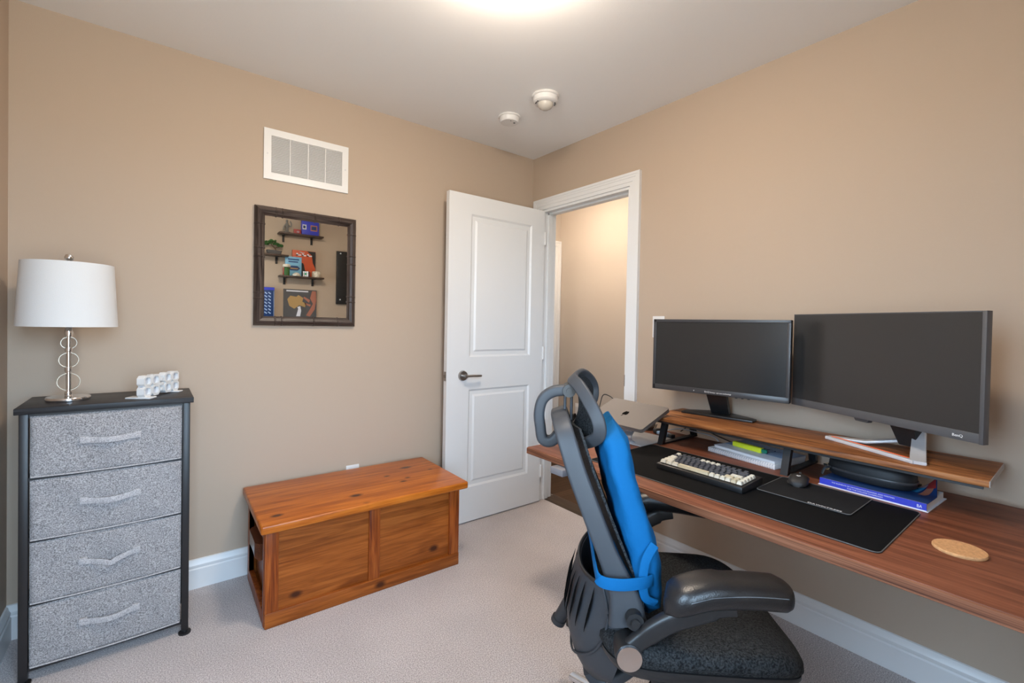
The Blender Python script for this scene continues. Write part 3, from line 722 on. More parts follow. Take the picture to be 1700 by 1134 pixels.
t, w_ = monitor('computer_monitor', 'larger grey monitor with a silver and orange foot at the right end of the riser', (-.067, -1.772), (-.350, -2.364), 0, .37, .02)
zb = .938-RZ; h = .372; w2 = w_/2
m = MB(); m.box(-w2, w2, .004, .016, zb, zb+h, .002); m.box(-w2*.8, w2*.8, .015, .045, zb+.02, zb+h-.03, .012)
m.build('panel_back', 'bezel_g', t)
m = MB(); m.box(-w2, w2, -.004, .006, zb, zb+.028, .001); m.box(-w2, w2, -.001, .005, zb+h-.0035, zb+h); m.box(-w2, -w2+.0025, -.001, .005, zb, zb+h)
m.box(w2-.0025, w2, -.001, .005, zb+.028, zb+h); m.build('bezel', 'bezel_g', t)
m = MB(); m.box(w2-.010, w2+.0005, -.005, .016, zb-.001, zb+h, .001); m.build('side_shell', 'bezel_g', t)
MB().box(-w2+.0025, w2-.0025, -.0008, .004, zb+.028, zb+h-.0035).build('screen', 'screen2', t, smooth=False)
m = MB(); m.text('BenQ', .011, Matrix.Translation((w2-.075, -.0042, zb+.009)) @ FX, width=.026); m.build('logo', 'white_ink', t, smooth=False)
m = MB(); m.prism([(-.055, 0), (.0, 0), (-.006, -.010), (-.049, -.010)], 'Y', .0, .02); 
bmesh.ops.translate(m.bm, vec=(0, 0, zb), verts=m.bm.verts); m.build('sensor_bar', 'bezel', t)
# V foot: front bar with orange line, two arms rising to the neck
FL, FR, AP = Vector((-.140, -.02, 0)), Vector((.195, -.03, 0)), Vector((.045, .115, 0))
m = MB(); m.sweep([FL+Vector((0, 0, .006)), FR+Vector((-.02, 0, .006))], rrect(.020, .012, .003), (0, 0, 1))
m.sweep([FL+Vector((0, .004, .006)), (FL+AP)/2+Vector((0, 0, .010)), AP+Vector((-.025, -.01, .030))], rrect(.034, .010, .003), (0, 0, 1))
m.sweep([FR+Vector((-.012, .0, .006)), (FR+AP)/2+Vector((.01, 0, .014)), AP+Vector((.035, 0, .07)), AP+Vector((.02, 0, .12))], rrect(.040, .010, .003), [(0, 0, 1), (0, 0, 1), (0, -1, .6), (0, -1, 0)])
m.build('stand_foot', 'silver_p', t)
m = MB(); m.sweep([FL+Vector((.012, .008, .0125)), FR+Vector((-.045, .008, .0125))], rrect(.007, .0016, .0006, 2), (0, 0, 1)); m.build('orange_line', 'orange', t, label='thin orange strip')
m = MB(); m.loft([[(AP.x-.01, AP.y-.028, .022), (AP.x+.045, AP.y-.028, .022), (AP.x+.045, AP.y+.01, .022), (AP.x-.01, AP.y+.01, .022)],
                  [(AP.x-.05, AP.y-.038, .115), (AP.x+.045, AP.y-.038, .115), (AP.x+.045, AP.y+.01, .115), (AP.x-.05, AP.y+.01, .115)],
                  [(AP.x-.05, .03, .26), (AP.x+.045, .03, .26), (AP.x+.045, .06, .26), (AP.x-.05, .06, .26)]]); m.build('stand_neck', 'black_plastic', t)

# laptop, closed and tilted on its stand
BL, BR, FRc = Vector((-.31, -1.025, .883)), Vector((-.31, -1.345, .880)), Vector((-.515, -1.357, .806))
ex = (BL-BR).normalized(); ey = (BR-FRc); ey = (ey-ex*ey.dot(ex)).normalized(); ez = ex.cross(ey)*-1
if ez.z < 0: ez = -ez
mid = FRc + ex*.16
LM = Matrix((( -ex.x, ey.x, ez.x, mid.x), (-ex.y, ey.y, ez.y, mid.y), (-ex.z, ey.z, ez.z, mid.z), (0, 0, 0, 1)))
v = thing('laptop', 'closed dark grey laptop tilted up on the stand at the far end of the desk', 'laptop'); v.matrix_world = LM
def slab(w, d, z0, z1, r, name, mt):
    m = MB(); P = [(a, b+d/2) for a, b in rrect(w, d, r, 6)]; m.prism(P, 'Z', z0, z1); m.bm.verts.ensure_lookup_table()
    return m.build(name, mt, v)
slab(.320, .218, -.0055, 0, .012, 'lid', 'laptop'); slab(.320, .218, -.0165, -.0065, .012, 'laptop_body', 'laptop')
m = MB()
A = [(.0, .016), (.006, .019), (.0125, .015), (.0145, .006), (.012, -.006), (.007, -.0145), (.0, -.0125), (-.007, -.0145), (-.012, -.006), (-.0145, .006), (-.0125, .015), (-.006, .019)]
ap = catmull([(a, b, 0) for a, b in A], 4, True); m.prism([(-p.x, .105-p.y) for p in ap], 'Z', 0, .0004)
lf = catmull([(0, .021, 0), (.003, .028, 0), (.008, .031, 0), (.006, .024, 0)], 4, True); m.prism([(-p.x, .105-p.y) for p in lf], 'Z', 0, .0004)
m.build('fruit_emblem', 'deep_black', v, smooth=False)
v = thing('laptop_stand', 'silver aluminium stand holding the laptop above the desk', 'laptop stand', (-.36, -1.19, DZ))
m = MB(); m.box(-.10, .14, -.125, .125, 0, .005, .002); m.build('stand_plate', 'silver_p', v)
m = MB()
m.sweep(catmull([(-.07, -.05, .005), (-.10, -.05, .03), (-.06, -.05, .075), (-.045, -.05, .096)]), rrect(.045, .006, .002, 2), (1, 0, .2)); m.build('arm', 'silver', v)
m = MB(); m.sweep(catmull([(.0, .07, .005), (.03, .07, .05), (.0, .07, .115)]), rrect(.045, .006, .002, 2), (1, 0, .2)); m.build('arm', 'silver', v)
def tilt(pt): return pt
m = MB(); R3 = Matrix.Translation((-.065, 0, .0925)) @ Matrix.Rotation(R(-20.3), 4, 'Y')
m.box(-.04, .14, -.066, .10, -.0, .004, .001, mtx=Matrix.Translation((-.052, 0, .0685)) @ Matrix.Rotation(R(-20.3), 4, 'Y')); m.build('tray', 'silver', v)

# hub and cables behind the riser leg
v = thing('usb_hub', 'pale blue and black hub with plugs on the desk behind the riser leg', 'usb hub', (-.185, -1.245, DZ), R(70))
MB().box(-.045, .03, -.02, .02, .002, .018, .004).build('hub_body', 'hub_blue', v)
MB().box(-.075, -.045, -.012, .012, .003, .021, .003).build('plug', 'black_plastic', v)
MB().box(.03, .055, -.022, .022, .002, .026, .003).build('plug', 'black_plastic', v)
m = MB(); m.tube(catmull([(-.06, -1.26, .722), (-.035, -1.30, .755), (-.035, -1.37, .750), (-.05, -1.45, .735), (-.07, -1.54, .722)]), .0028, 8)
tag(m.build('power_cable', 'black_plastic'), 'black cable running along the wall behind the riser', 'cable')
m = MB(); m.tube(catmull([(-.16, -1.24, .735), (-.13, -1.30, .752), (-.10, -1.38, .745), (-.075, -1.44, .735), (-.08, -1.47, .720)]), .0032, 8)
tag(m.build('data_cable', 'cable_w'), 'pale thin cable looping past the left riser leg', 'cable')
m = MB(); m.tube(catmull([(-.52, -1.09, .722), (-.45, -1.05, .78), (-.37, -1.00, .86), (-.33, -.985, .893), (-.30, -1.0, .885), (-.29, -1.03, .865)]), .0025, 8)
tag(m.build('charging_cable', 'black_plastic'), 'black cable looping up behind the laptop corner', 'cable')
v = thing('power_adapter', 'black adapter with tangled leads under the laptop edge', 'adapter', (-.115, -1.10, DZ), R(20))
MB().box(-.06, .06, -.03, .03, .0, .028, .006).build('adapter_body', 'black_plastic', v)
m = MB(); m.tube(catmull([(.06, 0, .015), (.09, .03, .02), (.05, .06, .01), (-.02, .055, .02), (-.08, .03, .03), (-.10, -.01, .012), (-.06, -.05, .01), (.02, -.045, .022)]), .0028, 8); m.build('lead', 'black_plastic', v)

# desk mat, mouse pad, mouse
v = thing('desk_mat', 'large plain black desk mat lying along the front of the desk', 'desk mat', (-.590, -1.782, DZ))
m = MB(); m.prism(rrect(.415, .925, .018, 6), 'Z', 0, .003, .0008); m.build('mat_sheet', 'mat', v)
m = MB(); m.tube([(a, b, .0022) for a, b in rrect(.413, .923, .018, 6)], .0016, 6, loop=True); m.build('mat_edge', 'pad_edge', v)
v = thing('mouse_pad', 'small black mouse pad with white lettering lying on the desk mat', 'mouse pad', (-.490, -1.998, DZ+.0035), R(0))
m = MB(); m.prism(rrect(.212, .262, .012, 6), 'Z', 0, .003, .0006); m.build('pad_sheet', 'pad', v)
m = MB(); m.tube([(a, b, .0028) for a, b in rrect(.210, .260, .012, 6)], .0014, 6, loop=True); m.build('pad_stitching', 'pad_edge', v)
m = MB(); m.text('DAWNTREES', .011, Matrix.Translation((-.098, -.018, .0031)) @ Matrix.Rotation(R(-90), 4, 'Z'), .0002, width=.088); m.build('pad_lettering', 'white_ink', v, smooth=False)

v = thing('computer_mouse', 'black sculpted gaming mouse on the mouse pad', 'mouse', (-.418, -1.932, DZ+.0067), R(14)); v.scale = (.86, .86, .86)
def mouse():
    m = MB(); rings = []; n = 28
    for x, w, hgt in ((-.060, .014, .012), (-.056, .024, .021), (-.045, .031, .031), (-.025, .034, .038), (-.005, .033, .040), (.015, .031, .036), (.035, .031, .029), (.050, .031, .021), (.058, .028, .014)):
        ring = []
        for k in range(n):
            a = 2*PI*k/n; cx, cz = math.cos(a), math.sin(a)
            yy = w*math.copysign(abs(cx)**.7, cx)*(1+(.18 if cz < 0 and cx > 0 else 0)); zz = max(0, .010+(hgt-.010)*max(0, cz)**.75) if cz > 0 else .010*(1+cz)
            ring.append((x, yy, zz))
        rings.append(ring)
    m.loft(rings); return m
mouse().build('mouse_body', 'mouse_skin', v)
m = MB(); m.cyl((.038, -.004, .027), (.038, .004, .027), .010, n=20); m.build('scroll_wheel', 'black_plastic', v)
m = MB(); m.box(-.012, .010, .031, .036, .018, .023, .001); m.box(.013, .033, .030, .0345, .018, .023, .001); m.build('side_button', 'bezel_g', v)
m = MB(); m.box(.0, .055, -.0006, .0006, .034, .0368, mtx=Matrix.Translation((0, 0, .006)) @ Matrix.Rotation(R(19), 4, 'Y')); m.build('button_gap', 'black_plastic', v)
m = MB(); m.prism([(-.008, 0), (-.002, .006), (-.001, .002), (.002, .002), (.006, .007), (.008, .0), (.003, -.003), (0, -.006), (-.004, -.003)], 'Z', 0, .0004)
bmesh.ops.transform(m.bm, matrix=Matrix.Translation((-.030, 0, .0376)) @ Matrix.Rotation(R(-90), 4, 'Z') @ Matrix.Rotation(R(10), 4, 'X'), verts=m.bm.verts); m.build('emblem', 'white_ink', v, smooth=False)

# keyboard
v = thing('keyboard', 'compact mechanical keyboard with cream and charcoal keys on the desk mat', 'keyboard', (-.606, -1.703, DZ+.0035), R(-91.5))
# local x along the width (left to right for the user), local y away from the user
KW, KD = .324, .138
m = MB(); m.prism([(-KD/2, 0), (KD/2, .0), (KD/2, .030), (-KD/2, .020)], 'X', -KW/2, KW/2, .003); kb = m.build('keyboard_case', 'black_plastic', v)
rows = [
    (5, [(1, 'w'), (.25, None)]+[(1, 'd')]*4+[(1, 'w')]*4+[(1, 'd')]*4+[(.25, None), (1, 'd')]),
    (4, [(1, 'd')]*13+[(2, 'd')]+[(1, 'w')]),
    (3, [(1.5, 'w')]+[(1, 'd')]*12+[(1.5, 'd')]+[(1, 'w')]),
    (2, [(1.75, 'w')]+[(1, 'd')]*11+[(2.25, 'w')]+[(1, 'w')]),
    (1, [(2.25, 'w')]+[(1, 'd')]*10+[(1.75, 'b')]+[(1, 'b'), (1, 'w')]),
    (0, [(1.25, 'w'), (1.25, 'w'), (1.25, 'w'), (6.25, 'b'), (1, 'w'), (1, 'w'), (1, 'w'), (1, 'w'), (1, 'b'), (1, 'w')])]
U = .0193; x00 = -16*U/2
cap_cache = {}
def capmesh(wu, colr):
    k = (wu, colr)
    if k not in cap_cache:
        m = MB(); a = wu*U/2-.0008; b = U/2-.0008; hh_ = .0095
        def rg(sx, sy, z): return [(sx*p[0], sy*p[1]+(.0006 if z else 0), z) for p in rrect(2*a, 2*b, .0018, 3)]
        ti = .0029
        m.loft([rg(1, 1, 0), rg(1, 1, .001), rg((a-ti)/a, (b-ti)/b, hh_), rg((a-ti-.001)/a, (b-ti-.001)/b, hh_-.0007)])
        me = bpy.data.meshes.new('keycap'); m.bm.to_mesh(me); m.bm.free(); me.materials.append(MT['key_'+colr])
        for p in me.polygons: p.use_smooth = True
        me.set_sharp_from_angle(angle=R(30)); cap_cache[k] = me
    return cap_cache[k]
for ry, ks in rows:
    x = x00; y = -.048+ry*U+(.0 if ry < 5 else .0)
    for wu, c_ in ks:
        if c_:
            o = bpy.data.objects.new('keycap', capmesh(wu, c_)); COL.objects.link(o); o.parent = v
            o.location = (x+wu*U/2, y, .0245+(y+KD/2)*.0725-.002); o.rotation_euler = (R(4.1), 0, 0)
        x += wu*U

# notebooks with highlighter
v = thing('spiral_notebook', 'white spiral notebook under the smaller booklet below the riser', 'notebook', (-.185, -1.680, DZ+.0005), R(-8))
m = MB(); m.box(-.105, .105, -.145, .145, 0, .0185, .001); m.build('pages', 'paper', v)
m = MB()
for k in range(30):
    y = -.138+k*.0095; m.tube([(-.103+.0085*math.cos(2*PI*q/10), y, .0098+.0085*math.sin(2*PI*q/10)) for q in range(10)], .0009, 5, loop=True)
m.build('coil', 'coil', v)
v = thing('booklet', 'pale blue and white booklet with navy title lying on the spiral notebook', 'booklet', (-.180, -1.692, DZ+.0200), R(-11))
m = MB(); m.box(-.098, .098, -.135, .135, 0, .009, .001); m.build('pages', 'paper', v)
m = MB(); m.box(-.100, .100, -.137, .137, .009, .0105, .0005); m.build('cover', 'white_cover', v)
m = MB(); m.box(-.035, .098, -.135, .135, .0104, .0108); m.build('cover_print', 'paleblue', v, smooth=False, label='pale blue printed band')
m = MB(); m.text('JUSKEY', .042, Matrix.Translation((.020, .110, .0109)) @ Matrix.Rotation(R(-90), 4, 'Z'), .0002, width=.185, shear=.3); m.build('title', 'navy_ink', v, smooth=False)
v = thing('highlighter', 'fluorescent yellow highlighter with a green end lying on the booklet', 'highlighter', (-.212, -1.664, DZ+.0310+.0107), R(-101))
m = MB()
def orect(w, h): return [(a, b) for a, b in rrect(w, h, .005, 4)]
m.sweep([(-.066, 0, 0), (-.064, 0, 0), (.060, 0, 0), (.064, 0, 0)], orect(.021, .021), (0, 0, 1), [.8, 1, 1, .9]); m.build('marker_body', 'yellow', v)
m = MB(); m.sweep([(.063, 0, 0), (.066, 0, 0), (.080, 0, 0), (.083, 0, 0)], orect(.0165, .017), (0, 0, 1), [.8, 1, .9, .5]); m.build('marker_tip', 'green', v)

# textbook and case
v = thing('textbook', 'thick blue paperback textbook lying on the desk under the riser', 'book', (-.255, -2.115, DZ), R(-3))
m = MB(); m.box(-.093, .093, -.138, .138, .002, .022); m.build('pages', 'paper', v)
m = MB(); m.box(-.098, .100, -.145, .145, 0, .002); m.box(-.0955, -.0935, -.141, .141, .0, .024); m.build('back_cover', 'white_cover', v)
m = MB(); m.box(-.0965, -.0950, -.141, .141, .004, .024); m.build('spine', 'blue_cover', v, smooth=False)
MS = Matrix.Rotation(R(-90), 4, 'Z') @ Matrix.Rotation(R(90), 4, 'X')
m = MB(); m.text('THE ELEMENTS OF MATHEMATICS READING AND WRITING', .0055, Matrix.Translation((-.0967, .105, .0150)) @ MS, .0002, width=.17)
m.text('FOR THE COLLEGE CLASSROOM', .0055, Matrix.Translation((-.0967, .060, .0080)) @ MS, .0002, width=.095)
m.text('BA', .013, Matrix.Translation((-.0967, -.118, .0085)) @ MS, .0002, width=.012); m.build('spine_lettering', 'white_ink', v, smooth=False)
def cov(a, b):
    x = -.0955+.190*a; y = -.141+.282*b; c = max(0, (a-.55)/.45)*max(0, (.22-b)/.22)
    return (x, y+.02*c, .0232+.030*c*c+.012*c)
m = MB(); m.grid(cov, 20, 30, .0012); m.build('front_cover', 'navy_cover', v)
def patch(pts, mt):
    t = bmesh.new(); vs = []
    P = [Vector((a, b, 0)) for a, b in pts]
    vv = [t.verts.new((p.x, p.y, 0)) for p in P]; t.faces.new(vv)
    bmesh.ops.subdivide_edges(t, edges=t.edges[:], cuts=6, use_grid_fill=True); bmesh.ops.triangulate(t, faces=t.faces[:])
    for q in t.verts: q.co = Vector(cov(q.co.x, q.co.y))+Vector((0, 0, .0009))
    m = MB(); m._merge(t); return m.build('cover_print', mt, v, smooth=False)
patch([(.55, .30), (.85, .25), (.85, .12), (.55, .17)], 'cyan'); patch([(.85, .25), (.97, .2), (.97, .1), (.85, .12)], 'mauve')
patch([(.45, .15), (.80, .11), (.80, .03), (.45, .09)], 'salmon'); patch([(.80, .11), (.99, .10), (.99, .01), (.80, .01)], 'red_cover')

v = thing('zip_case', 'black oval zip case lying on the blue textbook', 'case', (-.235, -2.085, DZ+.0265), R(-95))
def caseshell(z0, z1, s0):
    m = MB(); P = supel(.122, .062, 2.6, 44)
    R_ = [(.93, 0), (.985, .006), (1., .020), (1., .032), (.985, .046), (.92, .058), (.75, .065), (.4, .0675), (.05, .068)]
    m.loft([[(a*s, b*s, z) for a, b in P] for s, z in R_]); return m
caseshell(0, 0, 0).build('case_shell', 'case', v)
P = supel(.1235, .0635, 2.6, 44); m = MB(); m.sweep([(a, b, .023) for a, b in P], rrect(.003, .008, .001, 2), (0, 0, 1), loop=True); m.build('zip', 'bezel', v)
m = MB(); m.tube([(-.112+.007*math.cos(q*PI/5), -.050+.002*math.sin(q*PI/5), .020+.007*math.sin(q*PI/5)) for q in range(10)], .0011, 6, loop=True)
m.tube([(-.124+.007*math.cos(q*PI/5), -.015, .020+.007*math.sin(q*PI/5)) for q in range(10)], .0011, 6, loop=True); m.build('ring', 'gold', v, label='small brass rings')
m = MB(); m.sweep(catmull([(-.095, -.058, .027), (-.112, -.056, .022), (-.120, -.058, .010), (-.122, -.064, -.004)]), rrect(.008, .002, .0008, 2), (0, 1, 0)); m.sweep(catmull([(-.115, -.055, .027), (-.126, -.035, .026), (-.128, -.015, .020)]), rrect(.008, .003, .0008, 2), (0, 0, 1)); m.build('zip_pull', 'case', v)

v = thing('coaster', 'round cork coaster at the near end of the desk', 'coaster', (-.6105, -2.356, DZ))
MB().lathe([(0, 0), (.049, 0), (.0505, .002), (.0505, .006), (.049, .008), (0, .008)], n=64).build('cork_disc', 'cork', v)

# ------------------------------------------------------------------ office chair (local x forward, y left)
chair = thing('office_chair', 'black and grey mesh office chair with a headrest at the desk', 'chair', (-1.015, -1.84, 0), R(-42))
# seat
m = MB(); P = supel(.245, .250, 4.6, 60); rings = []
for s, z in ((.90, .448), (.975, .452), (1., .464), (.995, .480), (.965, .492), (.90, .499), (.75, .503), (.45, .505), (.12, .505), (.01, .505)):
    ring = []
    for a, b in P:
        x, y = a*s, b*s; zz = z-.022*max(0, (x-.12)/.11)**2 + (.012*(y/.24)**2*s if z > .47 else .012*(y/.24)**2)
        ring.append((x+.020, y, zz))
    rings.append(ring)
m.loft(rings); m.build('seat', 'mesh', chair)
m = MB(); rings = []
for s, z in ((.55, .385), (.80, .400), (.93, .420), (.985, .442), (.985, .452)):
    rings.append([(a*s+.020, b*s, z-.018*max(0, (a*s-.12)/.11)**2+.010*(b*s/.24)**2) for a, b in P])
m.loft(rings); m.build('seat_shell', 'chair_d', chair)
# mechanism, column, star base
m = MB(); m.box(-.16, .08, -.07, .07, .345, .392, .01); m.box(-.19, -.12, -.05, .05, .33, .385, .008); m.build('tilt_mechanism', 'chair_d', chair)
m = MB(); m.cyl((-.03, 0, .12), (-.03, 0, .35), .025); m.cyl((-.03, 0, .10), (-.03, 0, .24), .032); m.build('gas_column', 'chair_d', chair)
m = MB(); m.cyl((-.03, 0, .075), (-.03, 0, .135), .045, .04, 32); m.build('hub', 'chrome', chair)
for k in range(5):
    a = R(-(225+72*k)); dx, dy = math.cos(a), math.sin(a)
    P0 = Vector((-.03, 0, 0))
    m = MB(); m.sweep([P0+Vector((dx*r, dy*r, z)) for r, z in ((.02, .112), (.12, .108), (.24, .092), (.325, .078))], rrect(.040, .026, .008), (0, 0, 1), [1.1, 1, .85, .7]); lg = m.build('base_leg', 'chrome', chair)
    c0 = P0+Vector((dx*.31, dy*.31, 0)); px, py = -dy, dx
    m = MB()
    for s in (-1, 1): m.cyl(c0+Vector((px*s*.008, py*s*.008, .026)), c0+Vector((px*s*.024, py*s*.024, .026)), .026)
    m.cyl(c0+Vector((0, 0, .03)), c0+Vector((0, 0, .075)), .007); m.build('caster', 'black_plastic', lg)
# back frame: two side rails joined over the top
RT = [(.535, -.160, .188), (.58, -.166, .186), (.62, -.178, .184), (.70, -.213, .180), (.79, -.250, .172), (.88, -.286, .160), (.94, -.306, .148), (.975, -.318, .128), (.992, -.324, .09), (.996, -.326, .045), (.997, -.327, 0)]
right = [Vector((a, -s, z)) for z, a, s in RT]; left = [Vector((a, s, z)) for z, a, s in RT[::-1]][1:]
path = catmull(right+left, 5)
n = len(path); scl = [1.55-.75*min(1, min(i, n-1-i)/15) for i in range(n)]
refs = []
for p in path:
    refs.append((1, 0, .35))
m = MB(); m.sweep(path, rrect(.024, .060, .010, 4), refs, scl); m.build('back_frame', 'chair_g', chair)
# back mesh
def bm_(a, b):
    z = .52+.46*b; aa = lerp_tab([(q[0], q[1]) for q in RT], z)+.040; s = (lerp_tab([(q[0], q[2]) for q in RT], z)-.012)*(2*a-1)
    return (aa-.018*(1-(2*a-1)**2), -s, z)
m = MB(); m.grid(bm_, 20, 24, .006); m.build('back_mesh', 'mesh', chair)
# lumbar shell
HW = [(.25, .045), (.30, .095), (.35, .135), (.41, .160), (.47, .176), (.55, .188), (.61, .190)]
AB = [(.25, -.215), (.30, -.250), (.35, -.276), (.41, -.292), (.47, -.296), (.55, -.282), (.61, -.262)]
AE = [(.25, -.19), (.30, -.190), (.35, -.185), (.41, -.175), (.47, -.168), (.55, -.170), (.61, -.188)]
def shell(u, z, off=0.):
    q = 2*u-1; hw_ = lerp_tab(HW, z); ab, ae = lerp_tab(AB, z), lerp_tab(AE, z)
    k = 1-abs(q)**2.4
    return Vector((ae+(ab-ae)*k-off, q*hw_, z))
def shellf(a, b):
    z = .25+.36*b
    p = shell(a, z)
    if b > .75: p.z += -.02*(b-.75)/.25*(1-abs(2*a-1)**2)
    if b < .25: p.z += .03*(.25-b)/.25*abs(2*a-1)**2
    return p
m = MB(); m.grid(shellf, 40, 30, .007); sh = m.build('lumbar_shell', 'chair_g', chair)
m = MB(); m.tube([shellf(k/40, 1.) for k in range(41)], .005, 8); m.build('shell_rim', 'chair_d', sh)
for q in (.14, .22, .30, .38, .46, .54, .62, .70, .78, .86):
    P1 = []
    for k in range(13):
        t = k/12; z = .575-.13*t+.03*abs(q-.5); p = shell(q+(.5-q)*.10*t, z, .0060); P1.append(p)
    m = MB(); m.sweep(P1, rrect(.0080, .004, .0012, 2), (1, 0, 0), [.15+math.sin(PI*k/12) for k in range(13)]); m.build('slot', 'deep_black', sh)
edge = [shell(.08, .60, .004), shell(.06, .54, .004), shell(.07, .47, .005), shell(.12, .41, .005), shell(.28, .365, .005), shell(.5, .350, .005), shell(.72, .365, .005), shell(.88, .41, .005), shell(.93, .47, .005), shell(.94, .54, .004), shell(.92, .60, .004)]
m = MB(); m.tube(catmull(edge, 5), .0032, 8); m.build('shell_ridge', 'chair_g', sh)
# yoke from shell to mechanism
m = MB(); m.sweep(catmull([(-.235, 0, .30), (-.215, 0, .275), (-.18, 0, .27), (-.12, 0, .31), (-.08, 0, .36)]), rrect(.10, .030, .010, 4), (1, 0, .3)); m.build('back_yoke', 'chair_g', chair)
# arms
for s, toe in ((-1, 8), (1, -8)):
    y = s*.245
    m = MB(); m.cyl((-.165, y-s*.06, .487), (-.165, y-s*.004, .487), .031, n=40); ah = m.build('arm_pivot', 'chair_d', chair)
    m = MB(); m.cyl((-.165, y-s*.004, .487), (-.165, y+s*.001, .487), .0285, n=40); m.build('pivot_cap', 'chrome', ah, label='round chrome cap')
    m = MB(); m.cyl((-.150, y-s*.05, .560), (-.150, y-s*.02, .560), .020, n=24); m.cyl((-.150, y-s*.05, .560), (-.150, y-s*.012, .560), .010, n=24); m.build('adjuster_knob', 'chair_d', ah)
    m = MB(); m.sweep(catmull([(-.170, y-s*.020, .490), (-.135, y-s*.018, .525), (-.085, y-s*.010, .568), (-.03, y, .600), (.02, y+s*.008, .622), (.06, y+s*.012, .630)]), rrect(.030, .046, .011, 4), (-.6, 0, 1), [.9]*8+[1.0]*8+[1.05]*8+[.85]*7)
    m.build('arm_support', 'chair_d', chair)
    c0 = Vector((.048, y+s*.014, .628)); mt = Matrix.Translation(c0) @ Matrix.Rotation(R(-s*8), 4, 'Z')
    m = MB(); rings = []; nn = 16
    for k in range(nn+1):
        t = k/nn; x = -.148+.275*t
        e = min(1, (t+.001)/.16); sc = math.sqrt(1-(1-e)**2)*.92+.08 if t < .16 else 1.
        if t > .94: sc = 1-.28*((t-.94)/.06)**2
        w = .046*sc; hgt = .068*(.45+.55*sc) if t < .5 else .064*(.6+.4*sc)
        arch = .010*math.sin(PI*t)-.012*max(0, (.3-t)/.3)
        ring = []
        for a, b in supel(1, 1, 2.8, 28):
            zz = (b+1)/2*hgt+arch; ww = w*(1-.10*max(0, -b)); ring.append(mt @ Vector((x, a*ww, zz-.002+.006*(1-sc))))
        rings.append(ring)
    m.loft(rings); pad = m.build('armrest_pad', 'leather', chair)
    for sd in (-1, 1):
        m = MB(); pth = []
        for k in range(15):
            t = .14+.78*k/14; x = -.148+.275*t; arch = .010*math.sin(PI*t)-.012*max(0, (.3-t)/.3)
            pth.append(mt @ Vector((x, sd*.0445, .066*.62+arch)))
        m.tube(pth, .0012, 6); m.build('seam', 'stitch', pad)
# headrest: curved outer arm, pivot, ring frame and mesh
m = MB(); ap_ = catmull([(-.318, 0, .955), (-.345, 0, .922), (-.372, 0, .925), (-.380, 0, .96), (-.384, 0, 1.00), (-.374, 0, 1.038), (-.345, 0, 1.060), (-.302, 0, 1.066)], 6)
m.sweep(ap_, rrect(.038, .030, .009, 4), [Vector((-.30, 0, .98))-p for p in ap_]); m.build('headrest_arm', 'chair_g', chair)
m = MB(); m.cyl((-.302, -.026, 1.066), (-.302, .026, 1.066), .018, n=28); m.cyl((-.302, -.029, 1.066), (-.302, .029, 1.066), .008, n=20); m.build('headrest_pivot', 'chair_d', chair)
m = MB()
for dx in (-.012, .006): m.cyl((-.300+dx, 0, 1.06), (-.300+dx, 0, .955), .0042, n=12)
m.build('height_rod', 'chair_g', chair)
HR = [(-.292, 0, 1.098), (-.278, -.055, 1.085), (-.256, -.100, 1.052), (-.234, -.128, 1.008), (-.230, -.125, .970), (-.252, -.095, .944), (-.280, -.045, .930), (-.300, 0, .945),
      (-.270, .045, .960), (-.245, .095, .992), (-.222, .125, 1.025), (-.222, .128, 1.062), (-.242, .100, 1.092), (-.270, .055, 1.108)]
hp = catmull(HR, 5, True); cen = Vector((-.20, 0, 1.01))
m = MB(); m.sweep(hp, rrect(.034, .014, .005, 4), [cen-p for p in hp], loop=True); m.build('headrest_frame', 'chair_g', chair)
hu = catmull([HR[11], HR[12], HR[13], HR[0], HR[1], HR[2], HR[3]], 4); hl = catmull([HR[10], HR[9], HR[8], HR[7], HR[6], HR[5], HR[4]], 4)
def hm(a, b):
    k = min(int(a*24), 24); p, q = hu[k], hl[k]; r = q.lerp(p, b)
    return (r.x+.022*math.sin(PI*b)*math.sin(PI*a)+.003, r.y, r.z)
m = MB(); m.grid(hm, 24, 14, .003); m.build('headrest_mesh', 'mesh', chair)
# release lever tube seen on the far side
m = MB(); m.cyl((-.235, .24, .40), (-.305, .262, .245), .019, .021, 24); m.cyl((-.303, .2615, .25), (-.309, .2635, .236), .025, n=24)
m.build('lever', 'chair_g', chair)

# blue back cushion tied round the chair back
cush = thing('back_cushion', 'bright blue padded back cushion strapped to the front of the chair back', 'cushion', (-1.015, -1.84, 0), R(-42))
BKt = [(.53, -.110), (.60, -.150), (.70, -.165), (.83, -.200), (.90, -.214), (.94, -.222), (.965, -.224), (.98, -.218), (.990, -.204)]
FTt = [(.53, -.078), (.565, -.062), (.64, -.064), (.73, -.082), (.83, -.122), (.90, -.136), (.94, -.143), (.965, -.152), (.98, -.166), (.990, -.186)]
HWt = [(.53, .13), (.56, .165), (.62, .182), (.75, .182), (.86, .168), (.92, .150), (.96, .13), (.98, .10), (.990, .06)]
rings = []; nz = 26
for k in range(nz+1):
    z = .53+.460*(k/nz)**.85; b0, f0, hw_ = lerp_tab(BKt, z), lerp_tab(FTt, z), lerp_tab(HWt, z)
    c0, th_ = (b0+f0)/2, max(.012, (f0-b0)/2); ring = []
    for j_, (a, b) in enumerate(supel(1, 1, 3.6, 48)):
        wr = .0030*math.sin(z*62+b*7)*math.sin(b*8+z*17)+.0018*math.sin(z*25-b*14)
        ring.append((c0+a*th_+wr-.006*(1-b*b), b*hw_, z+.012*a if k in (0, nz) else z))
    rings.append(ring)
m = MB(); m.loft(rings); m.build('cushion_body', 'blue', cush, angle=70)
